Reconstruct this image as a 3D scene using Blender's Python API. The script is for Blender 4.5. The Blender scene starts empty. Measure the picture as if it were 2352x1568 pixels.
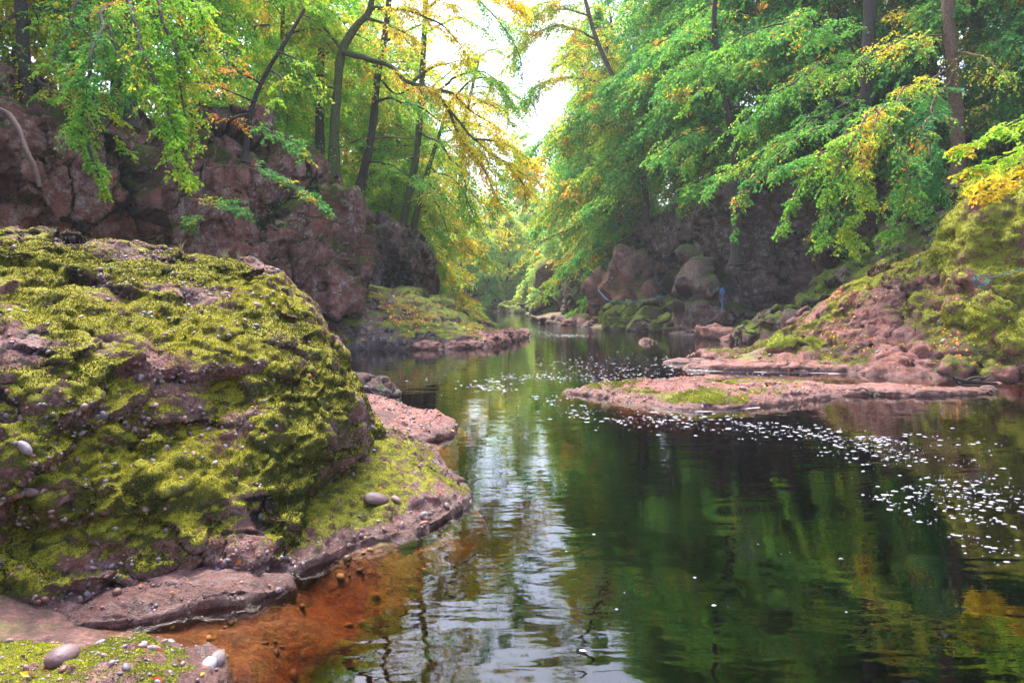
import bpy, math, numpy as np
R = np.random.RandomState(7)
rad = math.radians
C = bpy.context.scene.collection
F, HC, HZ = 682.667, 2.2, 298.0          # focal length in pixels, camera height, horizon row

def D(x, y, d):                           # a sight line of the photograph (2352 wide copy) met at distance d
    px, py = x / 2.2969, y / 2.2969
    return ((px - 512) * d / F, d, HC + (HZ - py) * d / F)
def W(x, y):                              # the same sight line met with the water
    d = HC * F / (y / 2.2969 - HZ)
    return ((x / 2.2969 - 512) * d / F, d)

# ------------------------------------------------------------------ noise
def h01(i, j, k, s=0):
    n = (i.astype(np.int64) * 374761393 + j.astype(np.int64) * 668265263 + k.astype(np.int64) * 2147483647 + s * 974711) & 0xffffffff
    n = ((n ^ (n >> 13)) * 1274126177) & 0xffffffff
    n = ((n ^ (n >> 16)) * 2246822519) & 0xffffffff
    return ((n ^ (n >> 15)) & 0xffffff) / float(0xffffff)
def noise(P, s=0):
    P = np.asarray(P, float); I = np.floor(P); f = P - I; I = I.astype(np.int64)
    f = f * f * (3 - 2 * f); o = 0
    for a in (0, 1):
        for b in (0, 1):
            for c in (0, 1):
                w = (f[:, 0] if a else 1 - f[:, 0]) * (f[:, 1] if b else 1 - f[:, 1]) * (f[:, 2] if c else 1 - f[:, 2])
                o = o + w * h01(I[:, 0] + a, I[:, 1] + b, I[:, 2] + c, s)
    return o * 2 - 1
def fbm(P, o=4, s=0):
    P = np.asarray(P, float); r = 0; a = 1; t = 0
    for k in range(o):
        r = r + a * noise(P * 2 ** k + 17.3 * k, s + k); t += a; a *= .5
    return r / t
def worley(P, s=0, pn=2, jit=1.):
    P = np.asarray(P, float); I = np.floor(P).astype(np.int64); n = len(P)
    f1 = np.full(n, 9.); f2 = np.full(n, 9.); idr = np.zeros(n); vec = np.zeros((n, 3))
    for a in (-1, 0, 1):
        for b in (-1, 0, 1):
            for c in (-1, 0, 1):
                i, j, k = I[:, 0] + a, I[:, 1] + b, I[:, 2] + c
                q = np.stack([i + .5 + jit * (h01(i, j, k, s + 1) - .5), j + .5 + jit * (h01(i, j, k, s + 2) - .5), k + .5 + jit * (h01(i, j, k, s + 3) - .5)], 1)
                v = np.abs(P - q); d = np.sqrt((v * v).sum(1)) if pn == 2 else (v ** pn).sum(1) ** (1. / pn)
                m = d < f1
                f2 = np.where(m, f1, np.minimum(f2, d)); f1 = np.where(m, d, f1)
                idr = np.where(m, h01(i, j, k, s + 4), idr); vec[m] = (P - q)[m]
    return f1, f2, idr, vec
def sst(a, b, x):
    t = np.clip((x - a) / (b - a), 0, 1); return t * t * (3 - 2 * t)
def nrm(v):
    return v / np.maximum(np.linalg.norm(v, axis=-1, keepdims=True), 1e-9)

# ------------------------------------------------------------------ objects
def tag(o, label=None, cat=None, group=None, kind=None):
    if label: o['label'] = label
    if cat: o['category'] = cat
    if group: o['group'] = group
    if kind: o['kind'] = kind
    return o
def link(o, parent=None):
    C.objects.link(o)
    if parent is not None: o.parent = parent
    return o
def empty(name, loc):
    o = link(bpy.data.objects.new(name, None)); o.location = loc; o.empty_display_size = .3; return o
def mesh(name, V, Q, mat, parent=None, loc=(0, 0, 0), smooth=True, fcol=None, pattr=None):
    """V (n,3), Q (m,3 or 4) indices -> one mesh object"""
    V = np.asarray(V, np.float32) - np.asarray(loc, np.float32); Q = np.asarray(Q, np.int32); k = Q.shape[1]
    me = bpy.data.meshes.new(name)
    me.vertices.add(len(V)); me.vertices.foreach_set('co', V.ravel())
    me.loops.add(Q.size); me.loops.foreach_set('vertex_index', Q.ravel())
    me.polygons.add(len(Q)); me.polygons.foreach_set('loop_start', np.arange(0, Q.size, k, dtype=np.int32))
    me.polygons.foreach_set('use_smooth', np.full(len(Q), bool(smooth)))
    me.update(calc_edges=True)
    if fcol is not None:
        a = me.attributes.new('col', 'FLOAT_COLOR', 'FACE')
        a.data.foreach_set('color', np.concatenate([fcol, np.ones((len(fcol), 1))], 1).astype(np.float32).ravel())
    for n, v in (pattr or {}).items():
        a = me.attributes.new(n, 'FLOAT', 'POINT'); a.data.foreach_set('value', np.asarray(v, np.float32))
    me.materials.append(mat)
    o = link(bpy.data.objects.new(name, me), parent)
    if parent is None: o.location = loc
    return o
class Buf:                                # collects quads with a colour each
    def __init__(s): s.V = []; s.Q = []; s.c = []; s.n = 0
    def add(s, V, Q, c):
        V = np.asarray(V, float); Q = np.asarray(Q)
        s.V.append(V); s.Q.append(Q + s.n); s.n += len(V)
        c = np.asarray(c, float)
        s.c.append(np.broadcast_to(c, (len(Q), 3)) if c.ndim == 1 else c)
    def build(s, name, mat, parent=None, loc=(0, 0, 0), smooth=True):
        return mesh(name, np.concatenate(s.V), np.concatenate(s.Q), mat, parent, loc, smooth, np.concatenate(s.c))
    def tube(s, pts, r0, r1, c=(1, 1, 1), k=6, flare=0, wob=0):
        p = np.asarray(pts, float); n = len(p); t = nrm(np.gradient(p, axis=0))
        up = np.array([0, 0, 1.]) if abs(t[:, 2]).mean() < .8 else np.array([1., 0, 0])
        a = nrm(np.cross(t, up)); b = np.cross(t, a)
        u = np.linspace(0, 1, n); r = r0 + (r1 - r0) * u + flare * np.exp(-u * 14)
        if wob: r = r * (1 + wob * noise(p * 3 + 5))
        th = np.arange(k) * 2 * math.pi / k
        V = p[:, None] + r[:, None, None] * (a[:, None] * np.cos(th)[None, :, None] + b[:, None] * np.sin(th)[None, :, None])
        i = np.arange(n - 1)[:, None] * k; j = np.arange(k)[None]; j2 = (j + 1) % k
        Q = np.stack([i + j, i + j2, i + k + j2, i + k + j], -1).reshape(-1, 4)
        s.add(V.reshape(-1, 3), Q, c)
        e = s.n; s.add(p[-1][None], np.stack([e - k + np.arange(k), e - k + (np.arange(k) + 1) % k, np.full(k, e), np.full(k, e)], 1)[:0], c)
    def leaves(s, P, Dr, N, ln, w, c, fold=.15):
        n = len(P); S = nrm(np.cross(Dr, N)); ln = np.broadcast_to(ln, n)[:, None]; w = np.broadcast_to(w, n)[:, None]
        m = P + Dr * ln * .45
        V = np.stack([P, m + S * w * .5 + N * ln * fold * .3, P + Dr * ln - N * ln * fold, m - S * w * .5 + N * ln * fold * .3], 1).reshape(-1, 3)
        s.add(V, np.arange(4 * n).reshape(-1, 4), c)
def curve(pts, n=24):
    """smooth open curve through points"""
    p = np.asarray(pts, float); t = np.linspace(0, len(p) - 1, n); return cr(p, t, False)
def cr(p, t, closed):
    K = len(p); i = np.floor(t).astype(int); f = t - i
    if not closed: i = np.minimum(i, K - 2); f = t - i
    def g(k): return p[k % K] if closed else p[np.clip(k, 0, K - 1)]
    a, b, c, d = g(i - 1), g(i), g(i + 1), g(i + 2)
    f = f.reshape((-1,) + (1,) * (p.ndim - 1))
    return .5 * (2 * b + (c - a) * f + (2 * a - 5 * b + 4 * c - d) * f * f + (3 * b - a - 3 * c + d) * f ** 3)

# ------------------------------------------------------------------ materials
def newmat(name):
    m = bpy.data.materials.new(name); m.use_nodes = True; nt = m.node_tree; nt.nodes.clear(); return m, nt
class N:
    def __init__(s, nt): s.nt = nt
    def __call__(s, typ, ins=None, **kw):
        n = s.nt.nodes.new(typ)
        for k, v in kw.items(): setattr(n, k, v)
        for k, v in (ins or {}).items(): s.set(n.inputs[k], v)
        return n
    def set(s, sock, v):
        if isinstance(v, bpy.types.NodeSocket): s.nt.links.new(v, sock)
        elif isinstance(v, bpy.types.Node): s.nt.links.new(v.outputs[0], sock)
        else: sock.default_value = v
    def math(s, op, a, b=0., c=0., clamp=False):
        n = s.nt.nodes.new('ShaderNodeMath'); n.operation = op; n.use_clamp = clamp
        s.set(n.inputs[0], a); s.set(n.inputs[1], b); s.set(n.inputs[2], c); return n.outputs[0]
    def mix(s, f, a, b, bt='MIX'):
        n = s.nt.nodes.new('ShaderNodeMix'); n.data_type = 'RGBA'; n.blend_type = bt
        s.set(n.inputs[0], f)
        for q, v in ((6, a), (7, b)): s.set(n.inputs[q], v if isinstance(v, (bpy.types.NodeSocket, bpy.types.Node)) else (*v[:3], 1))
        return n.outputs[2]
    def ramp(s, f, a, b, v0=0., v1=1.):
        n = s.nt.nodes.new('ShaderNodeMapRange'); n.interpolation_type = 'SMOOTHSTEP'
        s.set(n.inputs[0], f); n.inputs[1].default_value = a; n.inputs[2].default_value = b
        n.inputs[3].default_value = v0; n.inputs[4].default_value = v1; return n.outputs[0]
    def noise(s, v, sc, det=4., ro=.55, dist=0.):
        return s('ShaderNodeTexNoise', {'Vector': v, 'Scale': sc, 'Detail': det, 'Roughness': ro, 'Distortion': dist}).outputs[0]
    def vor(s, v, sc, feat='F1', out=0, rnd=1.):
        return s('ShaderNodeTexVoronoi', {'Vector': v, 'Scale': sc, 'Randomness': rnd}, feature=feat).outputs[out]

def rockmat(name, red, dark, pale, lich=.5, moss=((.05, .075, .008), (.16, .19, .012), (.34, .34, .03)), sc=1., bump=.6, mossbump=.5, grit=0.):
    m, nt = newmat(name); n = N(nt)
    tc = n('ShaderNodeTexCoord').outputs['Object']; geo = n('ShaderNodeNewGeometry')
    at = lambda a: n('ShaderNodeAttribute', attribute_name=a).outputs['Fac']
    n1 = n.noise(tc, 1.1 * sc, 6, .6); n2 = n.noise(tc, 5 * sc, 6, .65); n3 = n.noise(tc, 22 * sc, 5, .7); n4 = n.noise(tc, 70 * sc, 3, .6)
    col = n.mix(n.ramp(n1, .3, .7), dark, red)
    col = n.mix(n.ramp(at('tint'), 0, 1, 0, .75), col, n.mix(n.ramp(n2, .35, .65), [c * .55 for c in red], pale))
    li = n.math('MULTIPLY', n.ramp(n2, .50, .60), n.ramp(n3, .42, .56)); li = n.math('MULTIPLY', li, n.ramp(n.noise(tc, .7 * sc, 3), .42, .58))
    col = n.mix(n.math('MULTIPLY', li, lich), col, (.42, .38, .38))
    col = n.mix(n.ramp(n3, .38, .52, .55, 0.), col, [c * .35 for c in dark])
    if grit:
        v = n.vor(tc, 14 * sc, out=1); sep = n('ShaderNodeSeparateColor', {0: v}).outputs[0]
        dd = n.vor(tc, 14 * sc)
        gcol = n.mix(sep, (.30, .20, .22), (.42, .20, .15))
        col = n.mix(n.math('MULTIPLY', n.ramp(dd, .52, .36), n.math('MULTIPLY', n.ramp(sep, .45, .5), grit)), col, gcol)
    cr_ = n.ramp(at('crack'), .15, .6, 0, .92); col = n.mix(cr_, col, (.012, .01, .01))
    mo = n.math('ADD', at('moss'), n.math('MULTIPLY', n.math('SUBTRACT', n2, .5), 1.3)); mo = n.math('ADD', mo, n.math('MULTIPLY', n.math('SUBTRACT', n3, .5), .9))
    mo = n.ramp(mo, .38, .56)
    mc = n.mix(n.ramp(n.noise(tc, 2.2 * sc, 5, .6), .36, .62), moss[0], moss[1])
    mc = n.mix(n.ramp(n.math('ADD', n2, n.math('MULTIPLY', at('fresh'), .4)), .55, .8), mc, moss[2])
    mc = n.mix(n.ramp(n4, .3, .6, .7, 0), mc, [c * .3 for c in moss[0]])
    col = n.mix(mo, col, mc)
    z = n('ShaderNodeSeparateXYZ', {0: geo.outputs['Position']}).outputs[2]
    wet = n.ramp(n.math('SUBTRACT', z, n.math('MULTIPLY', n1, .25)), -.06, .10, 1, 0)
    col = n.mix(n.math('MULTIPLY', wet, .55), col, [c * .25 for c in red])
    rough = n.math('SUBTRACT', .88, n.math('MULTIPLY', wet, .55))
    hgt = n.math('ADD', n.math('MULTIPLY', n3, .6), n.math('MULTIPLY', n4, .25)); hgt = n.math('ADD', hgt, n.math('MULTIPLY', n2, .7))
    hgt = n.math('ADD', hgt, n.math('MULTIPLY', n.math('MULTIPLY', mo, n4), mossbump))
    b = n('ShaderNodeBump', {'Height': hgt, 'Strength': bump, 'Distance': .08 / sc})
    p = n('ShaderNodeBsdfPrincipled', {'Base Color': col, 'Roughness': rough, 'Normal': b.outputs[0], 'Specular IOR Level': .35})
    n('ShaderNodeOutputMaterial', {0: p.outputs[0]}); return m
def colmat(name, rough=.6, trans=0., bump=0., bsc=30, vary=.3, spec=.3, wetz=False):
    """surface whose own colour comes from the 'col' attribute"""
    m, nt = newmat(name); n = N(nt)
    tc = n('ShaderNodeTexCoord').outputs['Object']; col = n('ShaderNodeAttribute', attribute_name='col').outputs['Color']
    nz = n.noise(tc, bsc, 4, .65)
    col = n.mix(vary, col, n.mix(1., col, n.mix(n.ramp(nz, .3, .7), (.25, .25, .25), (1.6, 1.6, 1.6)), 'MULTIPLY')) if vary else col
    ins = {'Base Color': col, 'Roughness': rough, 'Specular IOR Level': spec}
    if bump: ins['Normal'] = n('ShaderNodeBump', {'Height': nz, 'Strength': bump, 'Distance': .03}).outputs[0]
    p = n('ShaderNodeBsdfPrincipled', ins); o = p.outputs[0]
    if trans:
        t = n('ShaderNodeBsdfTranslucent', {'Color': n.mix(.25, col, (1, 1, .2), 'MULTIPLY')}); o = n('ShaderNodeMixShader', {0: trans, 1: o, 2: t.outputs[0]}).outputs[0]
    n('ShaderNodeOutputMaterial', {0: o}); return m
RED = (.36, .13, .095); DARK = (.12, .048, .04); PALE = (.46, .30, .26)
M_CON = rockmat('conglomerate', (.27, .115, .095), (.12, .055, .045), (.33, .22, .22), .35, sc=1.6, bump=1., grit=.45, moss=((.045, .06, .010), (.15, .155, .012), (.40, .37, .02)))
M_BANK = rockmat('pink_bank_rock', (.33, .125, .10), (.15, .058, .048), (.40, .22, .20), .25, sc=1.3, bump=1., grit=.4, moss=((.09, .09, .02), (.22, .22, .02), (.34, .36, .02)))
M_CLIFF = rockmat('red_cliff_rock', RED, DARK, PALE, .9, sc=.6, bump=1., moss=((.05, .06, .008), (.11, .13, .01), (.18, .19, .015)))
M_DCLIFF = rockmat('dark_cliff_rock', (.17, .08, .07), (.06, .034, .034), (.30, .22, .20), .7, sc=.5, bump=.9, moss=((.025, .045, .008), (.06, .10, .01), (.11, .16, .015)))
M_MOSSR = rockmat('mossy_rock', (.26, .14, .12), (.11, .065, .055), (.34, .27, .25), .8, sc=.8, bump=.8, moss=((.07, .10, .010), (.17, .22, .015), (.30, .34, .02)))
M_LEAF = colmat('leaf', .6, .5, 0, vary=0, spec=.2)
M_LEAFFALL = colmat('dead_leaf', .6, .2, 0, vary=0)
M_MOSS = colmat('moss_fronds', .8, .3, 0, vary=0, spec=.1)
M_BARK = colmat('bark', .85, 0, .9, 14, .7, .2)
M_PEB = colmat('pebble', .6, 0, .35, 12, .5, .5)
M_ROPE = colmat('rope', .6, 0, .6, 60, .4)
M_WOOD = colmat('dead_wood', .75, 0, .8, 25, .6)

# ------------------------------------------------------------------ lofted rocks
def loft(rings, nu, nv, closed=True):
    A = np.asarray(rings, float)                      # R,K,3
    K = A.shape[1]
    t = np.linspace(0, K, 600, endpoint=False) if closed else np.linspace(0, K - 1, 600)
    mid = cr(A[len(A) // 2 - 1], t, closed); L = np.concatenate([[0], np.cumsum(np.linalg.norm(np.diff(mid, axis=0), axis=1))])
    if closed: L = np.append(L, L[-1] + np.linalg.norm(mid[0] - mid[-1])); t = np.append(t, K)
    tu = np.interp(np.linspace(0, L[-1], nu, endpoint=not closed), L, t)
    B = cr(A.transpose(1, 0, 2), tu, closed)          # nu,R,3
    B = B.transpose(1, 0, 2)
    d = np.linalg.norm(np.diff(B, axis=0), axis=2).mean(1); Lv = np.concatenate([[0], np.cumsum(d)])
    tv = np.interp(np.linspace(0, Lv[-1], nv), Lv, np.arange(len(A)))
    return cr(B, tv, False)                           # nv,nu,3
def gnorm(G, closed=True):
    if closed: du = np.roll(G, -1, 1) - np.roll(G, 1, 1)
    else: du = np.gradient(G, axis=1)
    return nrm(np.cross(du, np.gradient(G, axis=0)))
def gquads(nv, nu, closed=True):
    i = np.arange(nv - 1)[:, None] * nu; j = np.arange(nu if closed else nu - 1)[None]; j2 = (j + 1) % nu
    return np.stack([i + j, i + j2, i + nu + j2, i + nu + j], -1).reshape(-1, 4)
ROCKS = {}
def rock(name, rings, nu, nv, mat, lump=(.5, .1), block=None, fine=(6, .02), pits=None, strata=None, moss=(0., 1., .6), fresh=0., seed=0, loc=None, parent=None, closed=True, mossz=None, warp=None, pn=2, crk=1.):
    G = loft(rings, nu, nv, closed); sh = G.shape
    if warp: G = warp(G)
    nl = gnorm(G, closed); P = G.reshape(-1, 3)
    d = lump[1] * fbm(P * lump[0], 4, seed)
    G = G + nl * d.reshape(sh[:2])[..., None]; tint = np.zeros(len(P)); crack = np.zeros(len(P))
    if block:
        for (s, a, cw) in block:                       # s = cells per metre (3), a = step, cw = crack width
            P = G.reshape(-1, 3); nl = gnorm(G, closed)
            Ps = P * np.array(s); sq = pn > 2; wv = Ps + (.16 if sq else .32) * np.stack([noise(Ps * .9, 5), noise(Ps * .9, 6), noise(Ps * .9, 7)], 1) + (.04 if sq else .10) * np.stack([noise(Ps * 3.1, 5), noise(Ps * 3.1, 6), noise(Ps * 3.1, 7)], 1)
            f1, f2, idr, vec = worley(wv, seed, pn, .8 if sq else 1.)
            c = np.exp(-((f2 - f1) / cw) ** 2) * sst(-.35, .35, noise(Ps * .8 + 9, 21)) * crk * (.45 if sq and s[0] > 1.2 else 1.)
            tl = np.stack([h01((idr * 9999).astype(int), np.zeros(len(P), int), np.full(len(P), q), seed) - .5 for q in range(3)], 1)
            d = a * ((idr - .5) * 1.3 + (vec * tl).sum(1) * 1.6 - (.4 if sq else .9) * c)
            G = G + nl * d.reshape(sh[:2])[..., None]
            tint = np.maximum(tint * .6, idr); crack = np.maximum(crack, c * (h01((idr * 777).astype(int), np.zeros(len(P), int), np.zeros(len(P), int)) > .25))
    if strata:
        P = G.reshape(-1, 3); nl = gnorm(G, closed)
        z = P[:, 2] * strata[0] + .8 * fbm(P * .5, 2, seed + 3)
        d = strata[1] * (np.abs((z % 1) - .5) * 2) ** .5
        G = G - nl * (strata[1] - d).reshape(sh[:2])[..., None]
    if pits:
        P = G.reshape(-1, 3); nl = gnorm(G, closed)
        f1, f2, idr, _ = worley(P * pits[0], seed + 9)
        d = -pits[1] * np.clip(1 - f1 / .45, 0, 1) * (idr > .55) + pits[1] * .7 * sst(.5, .15, f1) * (idr < .25)
        G = G + nl * d.reshape(sh[:2])[..., None]
    for fr_, fa_ in (fine if isinstance(fine, list) else [fine]):
        P = G.reshape(-1, 3); nl = gnorm(G, closed)
        G = G + nl * (fa_ * fbm(P * fr_, 5, seed + 2)).reshape(sh[:2])[..., None]
    nl = gnorm(G, closed); P = G.reshape(-1, 3); nf = nl.reshape(-1, 3)
    mm = moss[0] + moss[1] * nf[:, 2] + moss[2] * fbm(P * (mossz or .8), 4, seed + 11)
    mm = mm - 1.2 * sst(.14, .02, P[:, 2] + .08 * noise(P * 1.5, 3))
    loc = loc if loc is not None else (float(P[:, 0].mean()), float(P[:, 1].mean()), 0.)
    ll = np.array(loc)
    Q = gquads(sh[0], sh[1], closed)
    fr = np.full(len(P), fresh) if np.isscalar(fresh) else fresh(P, nf)
    o = mesh(name, P, Q, mat, parent, loc, True, None, {'moss': mm, 'tint': tint, 'crack': crack, 'fresh': fr})
    ROCKS[o.name] = (P, Q, nf, mm, ll); return o
def facesample(o, n, w, rs=R):
    P, Q, nf, mm, loc = ROCKS[o.name]
    a, b, c, d = (P[Q[:, i]] for i in range(4))
    ar = np.linalg.norm(np.cross(c - a, d - b), axis=1) * .5
    ww = ar * w(P[Q].mean(1), nf[Q[:, 0]], mm[Q[:, 0]]); ww = np.maximum(ww, 0); cs = np.cumsum(ww); f = np.searchsorted(cs, rs.rand(n) * cs[-1])
    f = np.minimum(f, len(Q) - 1); u = rs.rand(n, 1); v = rs.rand(n, 1)
    p = (a[f] * (1 - u) + b[f] * u) * (1 - v) + (d[f] * (1 - u) + c[f] * u) * v
    return p, nf[Q[f, 0]], f
def moss_on(o, n, size, pal, thr=.45, seedo=0, w=None, droop=.15):
    wf = w or (lambda P, nn, mm: sst(thr - .12, thr + .2, mm + .45 * fbm(P * 5, 3, 77)) * (P[:, 2] > .03))
    p, nn, f = facesample(o, n, wf)
    rnd = R.randn(n, 3); dr = nrm(nn * .9 + rnd * .55 + np.array([0, 0, -droop])); N_ = nrm(np.cross(dr, R.randn(n, 3)))
    cl = fbm(p * 1.6, 3, 31) + .5 * noise(p * 7, 9); t = np.clip(.5 + cl * .9, 0, 1)[:, None]; j = R.rand(n, 1)
    c = np.array(pal[0]) * (1 - t) + np.array(pal[1]) * t
    if len(pal) > 2:
        hi = (sst(.2, .75, fbm(p * 1.1, 3, 47) + .40 * nn[:, 2]) * (.4 + .6 * j[:, 0]))[:, None]; c = c * (1 - hi) + np.array(pal[2]) * hi  # upward-facing fronds coloured lighter, imitating light from above
    c = c * (.6 + .8 * R.rand(n, 1))
    s = size * (.6 + .8 * R.rand(n)); B = Buf(); B.leaves(p - nn * (s * .3)[:, None], dr, N_, s, s * .55, c)
    loc = ROCKS[o.name][4]
    q = mesh('moss', np.concatenate(B.V) - loc, np.concatenate(B.Q), M_MOSS, o, (0, 0, 0), False, np.concatenate(B.c)); q['kind'] = 'stuff'; return q
# base icosphere for pebbles
def ico(sub):
    import bmesh
    bm = bmesh.new(); bmesh.ops.create_icosphere(bm, subdivisions=sub, radius=1)
    V = np.array([v.co[:] for v in bm.verts]); T = np.array([[v.index for v in f.verts] for f in bm.faces]); bm.free(); return V, T
I1, I2, I3 = ico(1), ico(2), ico(3)
PEBC = np.array([(.30, .25, .29), (.22, .17, .20), (.33, .19, .17), (.30, .13, .10), (.31, .25, .26), (.20, .12, .11), (.30, .21, .21)])
def pebble_geo(p, nn, r, base=I1, sink=.25):
    """ellipsoidal stones, arrays in -> V,T,colour"""
    n = len(p); V0, T0 = base; m = len(V0)
    a = nrm(np.cross(nn, R.randn(n, 3))); b = np.cross(nn, a)
    s = np.stack([.75 + .75 * R.rand(n), .65 + .35 * R.rand(n), .45 + .3 * R.rand(n)], 1) * r[:, None]
    tl = R.randn(n, 3) * .25; nn2 = nrm(nn + tl); a = nrm(a - nn2 * (a * nn2).sum(1, keepdims=True)); b = np.cross(nn2, a)
    VV = V0[None] * (1 + .10 * noise(np.tile(V0 * 1.3, (n, 1)) + np.repeat(R.rand(n, 3) * 90, m, 0), 3).reshape(n, m, 1))
    VV = VV[:, :, 0:1] * (a * s[:, 0:1])[:, None] + VV[:, :, 1:2] * (b * s[:, 1:2])[:, None] + VV[:, :, 2:3] * (nn2 * s[:, 2:3])[:, None]
    VV = VV + (p + nn * (s[:, 2:3] * (.5 - sink)))[:, None]
    T = (T0[None] + (np.arange(n) * m)[:, None, None]).reshape(-1, 3)
    c = PEBC[R.randint(0, len(PEBC), n)] * (.4 + .5 * R.rand(n, 1))
    return VV.reshape(-1, 3), T, np.repeat(c, len(T0), 0)
def pebbles_on(o, nbig, nsmall, rb, rsm, w, sink=.2):
    loc = ROCKS[o.name][4]
    if nbig:
        p, nn, f = facesample(o, nbig, w); r = rb[0] + (rb[1] - rb[0]) * R.rand(nbig) ** 2.2
        for i in range(nbig):
            V, T, c = pebble_geo(p[i:i + 1], nn[i:i + 1], r[i:i + 1], I2, sink)
            mesh('pebble', V - loc, T, M_PEB, o, (0, 0, 0), True, c)
    if nsmall:
        p, nn, f = facesample(o, nsmall, w); r = rsm[0] + (rsm[1] - rsm[0]) * R.rand(nsmall) ** 2
        V, T, c = pebble_geo(p, nn, r, I1, sink); q = mesh('pebbles', V - loc, T, M_PEB, o, (0, 0, 0), True, c); q['kind'] = 'stuff'
def big_rock(name, c, s, mat, label, rot=0., block=1.2, moss=(.0, .9, .6), seed=1, n=(90, 60), amp=.13, cat='rock', group=None, mfn=None, fresh=0.):
    """boulder: centre on the ground, half sizes"""
    ks = 10; th = np.arange(ks) * 2 * math.pi / ks; rings = []
    prof = [(-.5, .9), (0, 1.05), (.35, 1.03), (.65, .85), (.88, .55), (1., .22), (1.02, .02)]
    rs = np.random.RandomState(seed); rr = 1 + .22 * (rs.rand(ks) - .5)
    for z, k in prof:
        k2 = k * rr * (1 + .08 * rs.randn(ks)); x = np.cos(th) * k2 * s[0]; y = np.sin(th) * k2 * s[1]
        rings.append(np.stack([c[0] + x * math.cos(rot) - y * math.sin(rot), c[1] + x * math.sin(rot) + y * math.cos(rot), np.full(ks, c[2] + z * s[2]) + .07 * s[2] * rs.randn(ks) * (z < 1)], 1))
    m = max(s); b = block / m
    o = rock(name, rings, n[0], n[1], mat, (1. / m, amp * m), [((b, b, b * 1.2), .22 * m, .12)], (5 / m, .03 * m), moss=moss, seed=seed, loc=tuple(c), fresh=fresh, mossz=1.2 / m)
    tag(o, label, cat, group); return o

# ------------------------------------------------------------------ plan of the gorge
FLOOR = np.array([(-30, -14), (-20, 6), (-15.5, 17), (-8.8, 31.5), (-10.5, 38), (-5.6, 47), (-8, 54), (-13, 70), (-17, 95), (-14, 122), (-9, 136), (2, 138), (5, 126), (4.6, 100), (6.5, 80), (9.5, 66), (12, 56), (14.5, 46), (21, 40), (26, 30), (22, 18), (24, 5), (28, -14)], float)
RIVER = np.array([(-1.2, -14), (-1.35, 2.4), (-1.85, 3.5), (-2.0, 4.3), (-2.7, 4.75), (-1.75, 5.15), (-1.85, 5.6), (-1.1, 6.1), (-.72, 6.6), (-.5, 7.4), (-.67, 8), (-1.15, 9.6), (-.95, 11.8), (-2.95, 14.7), (-4.6, 17), (-8, 20), (-12, 26), (-7.8, 30), (-2.2, 31), (-.6, 33), (.7, 39), (-1, 42), (-4.6, 52), (-7, 70), (-11, 98), (-10, 112), (-4, 110), (1, 104), (2.5, 98), (2.4, 85), (3.4, 62), (6.6, 50), (10.6, 43), (12.5, 39), (11, 32), (8.5, 27), (6.2, 23.5), (9, 20.4), (13.2, 17.8), (16, 14), (17, 5), (15, -14)], float)
def sdist(x, y, poly):
    x = np.asarray(x, float).ravel(); y = np.asarray(y, float).ravel(); d = np.full(x.shape, 1e9); ins = np.zeros(x.shape, bool)
    for a, b in zip(poly, np.roll(poly, -1, 0)):
        e = b - a; t = np.clip(((x - a[0]) * e[0] + (y - a[1]) * e[1]) / (e @ e), 0, 1)
        d = np.minimum(d, np.hypot(x - a[0] - t * e[0], y - a[1] - t * e[1]))
        k = (a[1] > y) != (b[1] > y); ins ^= k & (x < e[0] * (y - a[1]) / (e[1] if e[1] else 1e-9) + a[0])
    return np.where(ins, -d, d)
def ground(x, y):
    x = np.asarray(x, float).ravel(); y = np.asarray(y, float).ravel()
    P = np.stack([x, y, np.zeros_like(x)], 1)
    s = sdist(x, y, RIVER) + .12 * noise(P * 1.7, 4); f = sdist(x, y, FLOOR)
    sw = .28 + .42 * sst(6.2, 5.2, y) + .5 * sst(14, 17, y) * sst(30, 24, y) * sst(0, 4, x); e = -s / sw
    bed = -np.where(e < 1.0, .06 + .26 * np.clip(e, 0, 1), .32 + 1.6 * sst(.95, 1.7, e) + .05 * np.clip(-s, 0, 12)); bed = bed + .09 * noise(P * 2.3, 14) * (e > .3)
    bed = bed + .05 * fbm(P * 3, 3, 8) * sst(0, -.2, s)
    fl = -.05 + .28 * np.minimum(s, 2) + .10 * np.clip(s - 2, 0, 14) + .12 * fbm(P * .8, 3, 5)
    z = np.where(s < 0, bed, np.maximum(fl, -.1))
    near = sst(14, 24, y)
    top = 7.0 - 1.4 * sst(32, 44, y) * sst(2, -2, x) + .6 * sst(-2, 2, x)
    top = top * (1 - .25 * sst(70, 110, y))
    up = top + .42 * np.minimum(np.maximum(f, 0), 45) + 1.0 * fbm(P * .12, 3, 6) + .35 * fbm(P * .6, 3, 9)
    k = sst(.3, 2.6, f); return z * (1 - k) + up * k

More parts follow.
